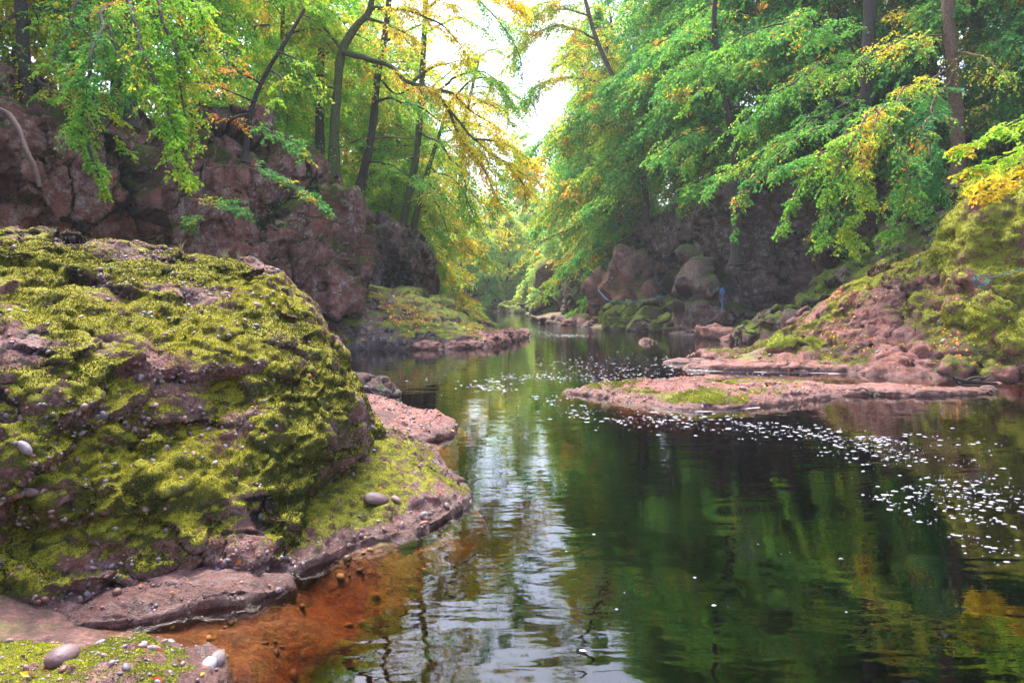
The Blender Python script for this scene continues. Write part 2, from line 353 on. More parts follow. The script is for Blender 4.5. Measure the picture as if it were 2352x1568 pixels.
# terrain sheet
gx = np.concatenate([np.linspace(-95, -22, 60, endpoint=False), np.linspace(-22, -6, 110, endpoint=False), np.linspace(-6, 0, 150, endpoint=False), np.linspace(0, 26, 190, endpoint=False), np.linspace(26, 100, 60)])
gy = np.concatenate([np.linspace(-25, 2.5, 24, endpoint=False), np.linspace(2.5, 12, 190, endpoint=False), np.linspace(12, 60, 260, endpoint=False), np.linspace(60, 240, 160)])
X, Y = np.meshgrid(gx, gy); Z = ground(X, Y)
def groundmat():
    m, nt = newmat('forest_floor'); n = N(nt)
    tc = n('ShaderNodeTexCoord').outputs['Object']; z = n('ShaderNodeSeparateXYZ', {0: tc}).outputs[2]
    n1 = n.noise(tc, .8, 6, .65); n2 = n.noise(tc, 6, 6, .7); n3 = n.noise(tc, 35, 4, .7)
    soil = n.mix(n.ramp(n1, .4, .62), (.07, .035, .022), (.06, .085, .012)); soil = n.mix(n.ramp(n2, .5, .62, 0, .6), soil, (.15, .06, .02))
    bank = n.mix(n.ramp(n2, .35, .65), (.07, .032, .026), (.22, .10, .08)); bank = n.mix(n.ramp(n3, .45, .6, .5, 0), bank, (.04, .02, .018)); bank = n.mix(n.ramp(n1, .5, .6, 0, .8), bank, (.14, .15, .02))
    v = n.vor(tc, 9, out=1); vd = n.vor(tc, 9)
    peb = n.mix(.6, v, (.28, .12, .045), 'MIX'); peb = n.mix(1., peb, (.40, .20, .07), 'MULTIPLY')
    bed = n.mix(n.ramp(vd, .25, .5), (.38, .17, .045), (.15, .06, .016)); bed = n.mix(n.ramp(n2, .35, .65, 0, .9), bed, (.50, .27, .07)); bed = n.mix(.35, bed, peb)
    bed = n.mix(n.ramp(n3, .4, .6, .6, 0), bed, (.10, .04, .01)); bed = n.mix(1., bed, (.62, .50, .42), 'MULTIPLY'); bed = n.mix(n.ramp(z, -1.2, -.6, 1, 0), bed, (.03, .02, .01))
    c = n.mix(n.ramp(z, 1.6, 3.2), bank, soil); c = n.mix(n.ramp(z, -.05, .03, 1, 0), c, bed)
    h = n.math('ADD', n2, n.math('MULTIPLY', n3, .4)); h = n.math('ADD', h, n.math('MULTIPLY', n.ramp(vd, .5, .1), .3))
    b = n('ShaderNodeBump', {'Height': h, 'Strength': .8, 'Distance': .08})
    p = n('ShaderNodeBsdfPrincipled', {'Base Color': c, 'Roughness': .85, 'Normal': b.outputs[0]}); n('ShaderNodeOutputMaterial', {0: p.outputs[0]}); return m
tag(mesh('ground', np.stack([X.ravel(), Y.ravel(), Z], 1), gquads(len(gy), len(gx), False), groundmat()), 'gorge floor, river bed and wooded hillsides', 'ground', None, 'structure')

# ------------------------------------------------------------------ water
def watermat():
    m, nt = newmat('peat_water'); n = N(nt)
    tc = n('ShaderNodeTexCoord').outputs['Object']
    mp = n('ShaderNodeMapping', {'Vector': tc, 'Scale': (.75, 1.9, 1.)}).outputs[0]
    a = n.noise(mp, 1.1, 2, .5, .6); b = n.noise(mp, 3.6, 2, .45, 1.0); c = n.noise(mp, 16, 2, .5, .5)
    y = n('ShaderNodeSeparateXYZ', {0: tc}).outputs[1]
    amt = n.ramp(n.noise(tc, .25, 2), .4, .65, .5, 1.2)
    rap = n.math('MULTIPLY', n.ramp(y, 33, 38), n.ramp(y, 48, 62, 1, 0))
    h = n.math('ADD', n.math('MULTIPLY', a, .007), n.math('MULTIPLY', n.math('MULTIPLY', b, amt), .0013)); h = n.math('ADD', h, n.math('MULTIPLY', c, .00012))
    h = n.math('ADD', h, n.math('MULTIPLY', n.math('MULTIPLY', b, rap), .006))
    bp = n('ShaderNodeBump', {'Height': h, 'Strength': 1., 'Distance': 1.})
    g = n('ShaderNodeBsdfGlossy', {'Color': (1, 1, 1, 1), 'Roughness': .015, 'Normal': bp.outputs[0]}); t = n('ShaderNodeBsdfTransparent', {'Color': (1, 1, 1, 1)})
    fr = n('ShaderNodeFresnel', {'IOR': 1.6, 'Normal': bp.outputs[0]})
    mx = n('ShaderNodeMixShader', {0: n.math('MULTIPLY', fr, 1., clamp=True), 1: t.outputs[0], 2: g.outputs[0]})
    va = n('ShaderNodeVolumeAbsorption', {'Color': (.70, .36, .03, 1), 'Density': 2.6})
    n('ShaderNodeOutputMaterial', {0: mx.outputs[0], 1: va.outputs[0]}); return m
x0, x1, y0, y1, zb = -30, 30, -12, 139, -4.5
V = [(x0, y0, 0), (x1, y0, 0), (x1, y1, 0), (x0, y1, 0), (x0, y0, zb), (x1, y0, zb), (x1, y1, zb), (x0, y1, zb)]
tag(mesh('river', V, [(0, 1, 2, 3), (4, 7, 6, 5), (0, 4, 5, 1), (1, 5, 6, 2), (2, 6, 7, 3), (3, 7, 4, 0)], watermat(), smooth=False), 'dark peaty river water reflecting trees and sky', 'river', None, 'structure')

# ================================================================== the big mossy boulder
ctrl = [  # going round: near left .. right .. back
 [(-5.5, 3.9, -.5), (-3.6, 4.5, -.5), (-3.0, 4.75, -.5), (-2.4, 5.15, -.5), (-1.75, 5.4, -.5), (-1.6, 6.6, -.5), (-1.9, 9.0, -.5), (-4, 11, -.5), (-7, 10.5, -.5), (-8, 6, -.5)],
 [(-5.5, 3.95, .1), (-3.6, 4.55, .05), (-3.05, 4.8, .05), (-2.45, 5.2, .1), (-1.85, 5.5, .12), (-1.75, 6.55, .25), (-1.9, 9.0, .1), (-4, 11, .1), (-7, 10.5, .1), (-8, 6, .1)],
 [(-5.4, 4.0, .55), (-3.6, 4.62, .5), (-3.05, 4.9, .48), (-2.42, 5.35, .42), (-1.95, 5.75, .45), (-1.62, 6.95, .62), (-1.85, 8.9, .5), (-4, 11, .5), (-7, 10.5, .5), (-8, 6, .5)],
 [(-5.4, 4.2, 1.05), (-3.75, 4.85, 1.0), (-3.2, 5.15, 1.0), (-2.6, 5.62, .95), (-2.1, 6.05, 1.0), (-1.62, 7.2, 1.1), (-1.95, 8.8, 1.0), (-4, 10.8, 1.0), (-7, 10.3, 1.0), (-7.8, 6.2, 1)],
 [(-5.6, 4.6, 1.8), (-4.0, 5.2, 1.75), (-3.5, 5.6, 1.72), (-2.98, 6.2, 1.68), (-2.5, 6.75, 1.68), (-2.05, 7.8, 1.72), (-2.5, 9.1, 1.6), (-4.3, 10.3, 1.7), (-7, 10, 1.8), (-7.6, 6.6, 1.8)],
 [(-5.9, 5.2, 2.4), (-4.35, 5.8, 2.28), (-4.0, 6.3, 2.25), (-3.6, 6.9, 2.22), (-3.15, 7.5, 2.3), (-2.68, 8.3, 2.42), (-3.1, 9.4, 2.3), (-4.6, 10, 2.3), (-6.6, 9.8, 2.4), (-7.4, 7, 2.4)],
 [(-6.1, 6.2, 2.9), (-5.1, 6.8, 2.82), (-4.8, 7.3, 2.8), (-4.4, 7.8, 2.78), (-3.95, 8.2, 2.8), (-3.45, 8.7, 2.8), (-3.8, 9.5, 2.75), (-5, 9.9, 2.8), (-6.2, 9.6, 2.85), (-6.8, 7.6, 2.9)],
 [(-5.6, 7.9, 3.05), (-5.3, 8.1, 3.05), (-5.2, 8.2, 3.05), (-5.1, 8.3, 3.05), (-5, 8.4, 3.05), (-4.8, 8.6, 3.05), (-4.9, 8.9, 3.05), (-5.2, 9, 3.05), (-5.5, 8.8, 3.05), (-5.8, 8.3, 3.05)],
 [(-5.3, 8.5, 3.07)] * 10]
def bwarp(G):                              # hollow under the brow and the dark cleft at its foot
    P = G.reshape(-1, 3).copy(); P[:, 2] -= .13 * sst(1.5, 2.8, P[:, 2]); c = np.array([-3.55, 4.75, .55]); d = np.exp(-(((P - c) / np.array([.4, .5, .22])) ** 2).sum(1))
    c2 = np.array([-2.75, 5.5, 1.0]); d2 = np.exp(-(((P - c2) / np.array([.35, .5, .3])) ** 2).sum(1))
    c3 = np.array([-1.75, 6.5, .3]); d3 = np.exp(-(((P - c3) / np.array([.3, .6, .2])) ** 2).sum(1))
    P = P + d[:, None] * np.array([0, .35, 0]) + d2[:, None] * np.array([-.05, .16, 0]) + d3[:, None] * np.array([-.18, .1, 0])
    return P.reshape(G.shape)
boulder = rock('mossy_boulder', ctrl, 900, 360, M_CON, (.9, .15), [((.9, .9, 1.5), .09, .05), ((2.6, 2.6, 4), .035, .08)], [(4.5, .11), (14, .018)], pits=(9, .035),
               moss=(.37, .32, .9), seed=4, loc=(-3.4, 6.5, 0), warp=bwarp, mossz=1.5,
               fresh=lambda P, n: sst(.2, .8, n[:, 2]) * .8 + .25 * fbm(P * .8, 2, 5))  # moss painted brighter on upward faces, standing in for overhead light
tag(boulder, 'huge rounded conglomerate boulder covered in moss and studded with pebbles, beside the dark pool', 'boulder')
front = lambda P, n, m: ((n[:, 1] < .5) & (P[:, 0] > -6) & (P[:, 2] > .02))
moss_on(boulder, 330000, .016, [(.05, .042, .012), (.12, .12, .014), (.46, .41, .02)], thr=.40,
        w=lambda P, n, m: front(P, n, m) * sst(.25, .60, m + .75 * fbm(P * 3.5, 4, 77)))
pebbles_on(boulder, 98, 3800, (.02, .055), (.008, .028), lambda P, n, m: front(P, n, m) * (.12 + sst(.45, .1, m + .3 * fbm(P * 3, 2, 71))) * (sst(-.1, .4, fbm(P * 1.7, 2, 83)) + .08), .25)

# ================================================================== slabs and ledges
def slab(name, outline, h, mat, label, n=(260, 60), hf=None, cat='rock', prof=None, zb=-.5, cen=None, **kw):
    o = np.array(outline, float); o = o if np.sum(o[:, 0] * np.roll(o[:, 1], -1) - o[:, 1] * np.roll(o[:, 0], -1)) > 0 else o[::-1]; c = np.array(cen) if cen else o.mean(0); rings = []
    for z, k in (prof or [(zb, 1.02), (-.02, 1.0), (.35, .975), (.7, .92), (.93, .74), (1.0, .4), (1.03, .01)]):
        q = c + (o - c) * k
        rings.append(np.concatenate([q, np.full((len(q), 1), z if z <= 0 else z * h)], 1))
    def warp(G):
        if hf is None: return G
        P = G.reshape(-1, 3).copy(); P[:, 2] = np.where(P[:, 2] > 0, P[:, 2] * hf(P), P[:, 2]); return P.reshape(G.shape)
    a = dict(lump=(1.2, .05), block=[((2, 2, 3), .05, .12)], fine=[(3, .07), (9, .02)], moss=(-.25, .55, .6), seed=len(ROCKS) + 20); a.update(kw)
    return tag(rock(name, rings, n[0], n[1], mat, warp=warp, **a), label, cat)
ledge = slab('mossy_ledge', [(-2.0, 5.45), (-1.3, 6.0), (-.78, 6.5), (-.48, 7.4), (-.62, 8.1), (-.95, 9.2), (-1.2, 9.9), (-1.9, 11), (-3, 10.6), (-3.2, 7)], .52, M_CON, 'low moss-topped ledge with gravel edge jutting from the foot of the huge boulder', (520, 150), cen=(-2.0, 8.3),
             prof=[(-1, 1.06), (-.02, 1.0), (.10, .965), (.24, .90), (.42, .78), (.65, .58), (.9, .35), (1, .02)], lump=(1.4, .14), block=[((3, 3, 4), .03, .08)], crk=.4, pits=(9, .03), fine=[(4, .07), (13, .02)], moss=(-.36, 1.15, .7), fresh=.5, mossz=1.3)
vis = lambda P, n, m: (P[:, 2] > .0) * (n[:, 2] > .1)
moss_on(ledge, 60000, .014, [(.07, .10, .012), (.17, .20, .02), (.36, .40, .03)], thr=.38)
pebbles_on(ledge, 34, 900, (.02, .05), (.006, .022), lambda P, n, m: vis(P, n, m) * (.25 + sst(.4, .0, m)), .1)
p = np.array([[-1.32, 6.62, .24]]); V, T, c = pebble_geo(p, np.array([[0, -.2, .98]]), np.array([.085]), I3, .1); mesh('pebble', V - ROCKS[ledge.name][4], T, M_PEB, ledge, (0, 0, 0), True, c * 0 + np.array([.09, .045, .05]))
near = slab('near_slab', [(-5, 4.05), (-3.6, 4.2), (-2.6, 4.3), (-2.1, 4.32), (-1.78, 4.2), (-1.66, 3.9), (-1.62, 3.4), (-1.6, 2.6), (-2, 1.5), (-5, 1.2)], .26, M_CON, 'low moss and pebble slab in the bottom corner nearest the camera', (520, 160), cen=(-3, 3.0),
            lump=(2, .04), block=[((3, 3, 4), .02, .08)], crk=.3, pits=(11, .025), fine=[(4, .06), (14, .02)], prof=[(-.6, 1.1), (-.02, 1), (.25, .93), (.5, .84), (.8, .66), (1, .35), (1.02, .01)], moss=(-.30, 1.0, .9), fresh=.6, mossz=1.8)
nv = lambda P, n, m: (P[:, 2] > .03) * (n[:, 2] > .2) * (P[:, 1] > 3.2) * (P[:, 0] > -4)
moss_on(near, 60000, .011, [(.10, .13, .015), (.22, .27, .02), (.44, .48, .03)], thr=.36, w=lambda P, n, m: nv(P, n, m) * sst(.25, .5, m + .45 * fbm(P * 6, 3, 7)))
pebbles_on(near, 60, 700, (.018, .05), (.005, .017), nv, .15)
V, T, c = pebble_geo(np.array([[-2.45, 3.72, .25]]), np.array([[0, -.1, 1.]]), np.array([.11]), I3, .4); mesh('pebble', V - ROCKS[near.name][4], T, M_PEB, near, (0, 0, 0), True, c * 0 + np.array([.12, .065, .07]))
tip = slab('flat_rock', [(-1.68, 5.2), (-1.85, 4.98), (-2.2, 4.86), (-2.55, 4.6), (-3.1, 4.5), (-4.6, 4.2), (-4.6, 4.9), (-3, 5.1), (-2.2, 5.5), (-1.8, 5.5)], .15, M_CON, 'flat wet reddish rock tapering to a point at the foot of the huge boulder', (300, 60),
           lump=(2, .03), block=[((3, 3, 4), .02, .1)], crk=.5, fine=[(4, .08), (12, .025)], prof=[(-.6, 1.1), (-.02, 1), (.3, .9), (.6, .75), (.85, .5), (1, .25), (1.02, .01)], moss=(-.6, .8, .5))
pebbles_on(tip, 26, 300, (.016, .045), (.006, .016), lambda P, n, m: (P[:, 2] > -.02) * (P[:, 1] < 5.15) * (n[:, 2] > .1), .05)
spit = slab('gravel_spit', [(-1.35, 10.35), (-1.0, 10.9), (-.85, 11.5), (-1.1, 12.0), (-1.9, 13), (-3, 14.4), (-4.6, 14.2), (-4.6, 11), (-2.2, 9.8)], .22, M_BANK, 'pink pebbly spit running into the water behind the mossy ledge', (300, 70), block=[((2, 2, 3), .05, .1)], crk=.5, fine=[(3, .10), (9, .035)], moss=(-.6, .75, .6))
pebbles_on(spit, 30, 900, (.03, .08), (.012, .035), lambda P, n, m: (P[:, 2] > -.02) * (n[:, 2] > .1), .05)
wetr = big_rock('wet_rock', (-3.3, 15.6, -.1), (.75, .5, .55), M_DCLIFF, 'small dark wet rock at the waterline behind the huge boulder', seed=5, moss=(-.2, .7, .5))
isl = slab('islet', [(1.2, 16), (2.1, 15.1), (2.5, 14.1), (3.6, 13.35), (5.1, 13.9), (6.4, 14.7), (7.3, 15.2), (7.6, 16.2), (6, 16.8), (4.4, 17.1), (2.7, 16.8)], .33, M_BANK, 'long low pink rock islet with a thin green moss cap in mid pool', (520, 110),
           cen=(4.6, 15.6), prof=[(-.5, 1.08), (-.02, 1.0), (.3, .93), (.62, .80), (.9, .55), (1, .3), (1.02, .01)], lump=(1.5, .05), block=[((2, 2, 3), .03, .1)], crk=.4, fine=[(2.5, .10), (8, .035)], moss=(-.55, 1.0, .8), fresh=.4)
pebbles_on(isl, 20, 1200, (.03, .06), (.01, .028), lambda P, n, m: (P[:, 2] > .0) * (n[:, 2] > .1), .1)
moss_on(isl, 26000, .028, [(.14, .15, .02), (.24, .26, .02), (.36, .40, .03)], thr=.5)
bar = slab('rock_bar', [(6.9, 15.6), (8.3, 15.35), (9.6, 15.4), (10.9, 15.7), (11.3, 16.2), (9.3, 16.55), (7.6, 16.5)], .15, M_BANK, 'thin smooth pink rock bar trailing off the right end of the islet', (320, 60), moss=(-2, .6, .5), block=[((2, 2, 4), .03, .1)])
sh1 = slab('rock_shelf', [(5.3, 21.4), (6.6, 20.7), (8.5, 20.4), (11, 20.2), (12.5, 21), (11, 21.7), (8, 21.9), (6.2, 22.1)], .22, M_BANK, 'thin pink shelf of rock reaching into the pool behind the islet', (360, 60), moss=(-1.3, .9, .5))
sh2 = slab('rock_shelf', [(5.2, 23.4), (6.2, 22.8), (7.6, 22.8), (8.4, 23.2), (7.4, 23.8), (6, 23.9)], .13, M_BANK, 'smallest pale rock shelf at the tip of the pink bank', (200, 40), moss=(-2, .9, .5))
lone = big_rock('small_rock', (6.8, 34.2, -.12), (.42, .3, .3), M_BANK, 'small lone pink rock standing in open water', seed=9, moss=(-2, .6, .5), n=(60, 40))
# left promontory
prom = slab('mossy_promontory', [(-15, 26), (-7.8, 29.2), (-4.5, 29.8), (-2.4, 30.4), (-.9, 33), (-.3, 37.4), (-2, 40), (-4.2, 41.5), (-7, 44), (-15, 38)], 1.0, M_MOSSR, 'broad low mossy promontory strewn with fallen leaves below the red cliff', (560, 150), cen=(-8, 35),
            prof=[(-.5, 1.02), (-.02, 1.0), (.28, .985), (.5, .93), (.8, .8), (1, .6), (1.05, .01)], hf=lambda P: .55 + 1.7 * sst(0, 7, -P[:, 0] + (P[:, 1] - 33) * .35) , lump=(.5, .22), block=[((.5, .5, .9), .30, .08), ((1.6, 1.6, 3), .08, .1)], crk=.7, strata=(1.6, .07), fine=(4, .06), moss=(.08, .75, .6), fresh=.3, cat='rock ledge')
ptip = slab('pink_rock_point', [(-4.4, 29.4), (-2.2, 29.7), (-.6, 31.6), (.2, 35), (1.15, 39.4), (.2, 40.2), (-1.6, 39), (-2.6, 35), (-4.2, 32)], .42, M_BANK, 'low jointed pink rock point at the tip of the mossy promontory', (420, 90), block=[((1, 1, 2), .16, .09), ((3, 3, 4), .06, .1)], moss=(-1.5, .9, .5))
hump = big_rock('mossy_hump', (-4.6, 36.0, .7), (2.5, 2.2, 1.35), M_MOSSR, 'smooth rounded mossy hump on the promontory beside the river', seed=31, moss=(.35, .7, .4), amp=.08, n=(150, 90), fresh=.3)
lg = []
for i, (x, y, z, sx, sy, sz, lb) in enumerate([(-8.2, 34.0, 1.4, 3.2, 2.2, 1.5, 'large green mossy ledge directly under the red cliff corner'), (-6.4, 38.5, 1.2, 2.6, 2.2, 1.6, 'layered mossy ledge at the foot of the dark cliff with trees on top'),
                                             (-9.2, 31.5, .9, 2.4, 1.5, 1.2, 'low mossy ledge against the base of the pinkest cliff boulder'), (-4.9, 41.5, .6, 1.9, 1.8, 1.5, 'dark mossy block at the river end of the left cliffs')]):
    o = big_rock('mossy_ledge', (x, y, z), (sx, sy, sz), M_MOSSR, lb, seed=40 + i, moss=(.2, .7, .5), amp=.10, n=(150, 80), group='mossy ledges under the left cliffs'); lg.append(o)

# ================================================================== cliffs
def cliff(name, fr, back, mat, label, n=(420, 150), zb=-1., bat=.12, over=0., seed=3, **kw):
    f = np.array(fr, float); b = np.array(back); K = len(f); rings = []
    for t, k in [(0, 0), (.2, .06), (.45, .10), (.7, .07), (.9, .12), (1., .3), (1.03, .48)]:
        kk = k * bat / .12
        q = f[:, :2] + b * kk; q2 = f[::-1, :2] + b * (1 - (k if k < .2 else k) * .98)
        z = zb + (f[:, 2] - zb) * t
        rings.append(np.concatenate([np.concatenate([q, z[:, None]], 1), np.concatenate([q2, z[::-1, None]], 1)]))
    a = dict(lump=(.25, .8), pn=5, block=[((.30, .30, .20), 1.1, .03), ((.75, .75, .45), .48, .035), ((1.5, 1.5, 1.1), .16, .03), ((3.2, 3.2, 2.6), .05, .03)], fine=(3.5, .035), moss=(-.15, .75, .6), seed=seed); a.update(kw)
    o = rock(name, rings, n[0], n[1], mat, **a); return tag(o, label, 'cliff')
c1 = cliff('red_cliff', [(-26, 7, 8.2), (-20, 12, 8.2), (-16, 17, 8.4), (-13, 22, 8.8), (-10.6, 25.6, 9.2), (-8.6, 28, 9.4), (-7.2, 29.6, 9.3), (-7.6, 32, 9), (-9.6, 36, 8.4)], (-6, 3.5), M_CLIFF, 'tall blocky red cliff with pale lichen behind the huge boulder', (1500, 260), seed=3, moss=(.08, .8, .8))
c2 = cliff('dark_cliff', [(-12, 34.5, 8.6), (-9.6, 37, 8.2), (-7.6, 39.5, 6.9), (-6.2, 42, 6.2), (-5.0, 44.5, 5.6), (-4.7, 47, 4.7), (-6.5, 50, 4.5), (-10, 55, 4.5)], (-5, 2), M_DCLIFF, 'dark stepped cliff carrying the slender trees, left of the river gap', (800, 190), seed=8, moss=(.05, .8, .7))
c3 = cliff('far_cliff', [(-16, 112, 4.5), (-11, 109.5, 5.5), (-7.5, 109, 5.2), (-5, 110, 4.0), (-2, 112, 2.2)], (-2, 8), M_DCLIFF, 'hazy purple cliff closing the far end of the river', (200, 60), seed=12, moss=(-.2, .6, .5))
c4 = cliff('overhung_cliff', [(30, 27, 9), (25.5, 33, 11), (21, 38, 11.5), (17, 41, 11.5), (14, 44, 11), (12.6, 48, 10.5), (11.4, 54, 9.5), (9.2, 60, 8.5), (8.6, 66, 7), (6.2, 78, 6), (4.6, 92, 5), (5, 104, 5)][::-1], (7, 4), M_DCLIFF, 'long dark cliff shaded by hanging beech boughs on the right bank', (1000, 200), seed=15, moss=(-.35, .75, .6))
slope = slab('mossy_slope', [(12.2, 36.5), (14.2, 32.2), (16.2, 28.6), (18.5, 25.5), (24, 23), (30, 28), (25, 37), (17, 39.5)], 1., M_MOSSR, 'dark green mossy rock slope climbing to the right beneath the hanging boughs', (420, 170), cen=(23, 32),
             prof=[(-.5, 1.02), (.0, 1.0), (.3, .93), (.62, .80), (.9, .58), (1.1, .3), (1.15, .01)], hf=lambda P: 1.3 + 6.2 * sst(12.5, 24, P[:, 0] + .2 * (P[:, 1] - 30)), lump=(.4, .5), block=[((.5, .5, .8), .5, .1), ((1.4, 1.4, 2), .16, .1)], fine=(3, .08), moss=(.4, .7, .6), cat='rock slope')
out = slab('pink_outcrop', [(6.6, 24.6), (7.8, 22.8), (9.5, 20.6), (11.3, 19.0), (13.3, 17.6), (16, 16), (21, 17), (21, 26), (15.5, 27.5), (10, 27.2), (7.6, 26.2)], 1., M_BANK, 'rounded pink and moss outcrop scattered with orange leaves on the right bank', (620, 190), cen=(14.5, 24),
           prof=[(-.5, 1.02), (-.02, 1.0), (.12, .96), (.3, .84), (.6, .6), (.9, .36), (1.0, .2), (1.02, .01)], hf=lambda P: .9 + 2.6 * sst(8.2, 13.8, P[:, 0]), lump=(.55, .25), block=[((.6, .6, .9), .22, .08), ((2.1, 2.1, 3), .06, .1)], crk=.55, pits=(4, .04), fine=[(2.2, .22), (8, .05)], moss=(.12, .5, .95), fresh=lambda P, n: .6 * sst(1., 2, P[:, 2]), cat='rock outcrop')
moss_on(out, 60000, .045, [(.12, .14, .015), (.26, .29, .02), (.38, .44, .02)], thr=.40, w=lambda P, n, m: (P[:, 2] > .3) * sst(.38, .6, m + .3 * fbm(P * 2, 3, 7)))
pebbles_on(out, 30, 1500, (.04, .10), (.015, .04), lambda P, n, m: (P[:, 2] > .0) * (n[:, 2] > .1) * (P[:, 1] < 24), .1)
wall = rock('steep_mossy_bank', [[(12.9, 18.6, -.5), (14, 17, -.5), (16, 15, -.5), (20, 13, -.5), (27, 14, -.5), (27, 25, -.5), (17, 25, -.5), (13.6, 21.5, -.5)],
                                 [(12.8, 18.8, .6), (13.7, 17.4, .6), (15.8, 15.3, .5), (20, 13.3, .5), (27, 14, .5), (27, 25, .5), (17, 25, .5), (13.4, 21.5, .6)],
                                 [(12.9, 19.5, 2.6), (13.8, 18.3, 2.3), (16, 16.4, 2.4), (20, 14.2, 2.5), (27, 14.5, 2.5), (27, 25, 2.5), (17, 25, 2.8), (13.5, 21.8, 2.7)],
                                 [(13.3, 20, 4.4), (14.3, 19, 4.3), (16.4, 17.6, 4.4), (20, 16, 4.5), (27, 16, 4.5), (27, 25, 4.5), (17.4, 25, 4.5), (14, 22, 4.4)],
                                 [(14.2, 20.6, 5.9), (15, 20, 5.9), (17, 19, 6), (21, 18, 6.2), (26, 18, 6.2), (26, 24.5, 6.2), (18, 24.6, 6), (15, 22.6, 5.9)],
                                 [(16, 22, 6.6), (16.4, 21.8, 6.6), (18, 21, 6.8), (21, 20.5, 7), (24, 20.5, 7), (24, 23, 7), (19, 23.5, 6.8), (16.6, 22.6, 6.6)],
                                 [(20, 22, 7.1)] * 8], 480, 170, M_BANK, (.5, .3), [((.7, .7, .9), .22, .08), ((2.2, 2.2, 3), .06, .1)], [(2.2, .20), (8, .06)], moss=(.55, .25, .5), seed=61, crk=.5, fresh=.6)
tag(wall, 'steep yellow-green mossy bank rising at the right edge of the picture', 'bank')
moss_on(wall, 90000, .05, [(.15, .16, .015), (.34, .34, .02), (.52, .48, .02)], thr=.33, w=lambda P, n, m: (P[:, 2] > .3) * (P[:, 0] < 18) * sst(.3, .5, m + .3 * fbm(P * 2, 3, 7)))
mound = big_rock('mossy_mound', (9.5, 23.0, .35), (.95, .7, .62), M_BANK, 'small bright green mossy mound on the pink right bank', seed=66, moss=(.35, .7, .3), amp=.07, fresh=.8)
moss_on(mound, 9000, .035, [(.12, .18, .015), (.22, .30, .02), (.34, .42, .02)], thr=.3)
# boulders of the right bank: display x, distance, base height, half sizes
rb = [(1335, 70, .2, 1.75, 1.6, 3.1, M_DCLIFF, .3, 'tall dark rounded boulder leaning at the far right waterside'),
      (1285, 84, .2, 3.1, 3, 6.3, M_MOSSR, .1, 'smooth tall mossy bluff under the far trees, right of the river gap'),
      (1450, 55, 1.2, 4.0, 2.6, 4.6, M_CLIFF, -.1, 'jutting grey and pink rock block halfway up the right bank'),
      (1400, 56, .5, 1.9, 1.6, 1.9, M_CLIFF, .0, 'pale lichened rock below the jutting block'),
      (1420, 49, .2, 1.6, 1.3, 1.9, M_MOSSR, .4, 'pointed bright green mossy rock near the right waterline'),
      (1510, 49, .6, 2.6, 1.8, 1.7, M_MOSSR, .3, 'broad mossy rock below the jutting block'),
      (1560, 45, .4, 1.6, 1.2, 1.0, M_MOSSR, .3, 'squarish mossy rock with brown sides beside the right cliff foot'),
      (1480, 46, .1, 1.1, .9, .8, M_MOSSR, .0, 'low brown and green rock just above the pink shoreline'),
      (1620, 43, .6, 2.3, 1.6, 4.6, M_DCLIFF, -.1, 'leaning grey buttress rock against the dark right cliff'),
      (1690, 42, .5, 1.9, 1.5, 1.5, M_DCLIFF, -.1, 'dark angular rock at the foot of the overhung cliff'),
      (1360, 58, .0, 1.2, 1., .8, M_MOSSR, .1, 'small mossy rock in front of the tall dark boulder'),
      (1800, 33, .5, 1.5, 1.2, 1.3, M_MOSSR, .0, 'brown mossy boulder at the lower end of the dark mossy slope'),
      (1870, 31, .6, 1.1, 1., 1.1, M_BANK, -.6, 'pinkish boulder wedged below the dark mossy slope'),
      (1930, 30, .7, 1.6, 1.2, 1.4, M_MOSSR, .1, 'rounded mossy boulder between the slope and the pink outcrop'),
      (1740, 34, .1, 1.4, 1.1, .8, M_MOSSR, .0, 'low dark mossy rock beside the reddish inlet'),
      (1650, 38, .1, 1.5, 1.2, .6, M_BANK, -.5, 'flat reddish rock on the shore of the inlet'),
      (1240, 100, -.2, 3.2, 2, 1.8, M_MOSSR, .3, 'far hazy mossy ledge sloping to the river'),
      (1180, 104, -.2, 2.4, 2, 1.6, M_MOSSR, .3, 'farthest low mossy ledge beside the hazy cliff')]
for i, (x, y, z, sx, sy, sz, mt, mo, lb) in enumerate(rb):
    big_rock('boulder', ((x / 2.2969 - 512) * y / F, y, z), (sx, sy, sz), mt, lb, seed=70 + i, moss=(mo + .2, .7, .55), group='boulders on the right bank', n=(120, 80), rot=R.rand() * 3, block=1.6)
# shore stones on the right shoreline
shore = [(3.0, 60), (4.4, 56.5), (5.6, 53.4), (7.2, 50.0), (8.6, 47.3), (10.0, 44.8), (11.6, 42.2), (12.6, 39.6), (12.4, 36.8), (12, 33.8)]
for i, (x, y) in enumerate(shore):
    slabp = big_rock('shore_rock', (x + .9, y + .7, -.15), (1.5 + .6 * R.rand(), 1.1, .5 + .25 * R.rand()), M_BANK if i % 2 else M_DCLIFF, ['farthest', 'second farthest', 'third farthest', 'fourth farthest', 'fifth farthest', 'fifth nearest', 'fourth nearest', 'third nearest', 'second nearest', 'nearest'][i] + ' wet flat rock along the right shoreline beyond the pool', seed=110 + i, moss=(-.6, .8, .5), group='flat wet rocks along the right shoreline', n=(80, 50), rot=R.rand() * 3)
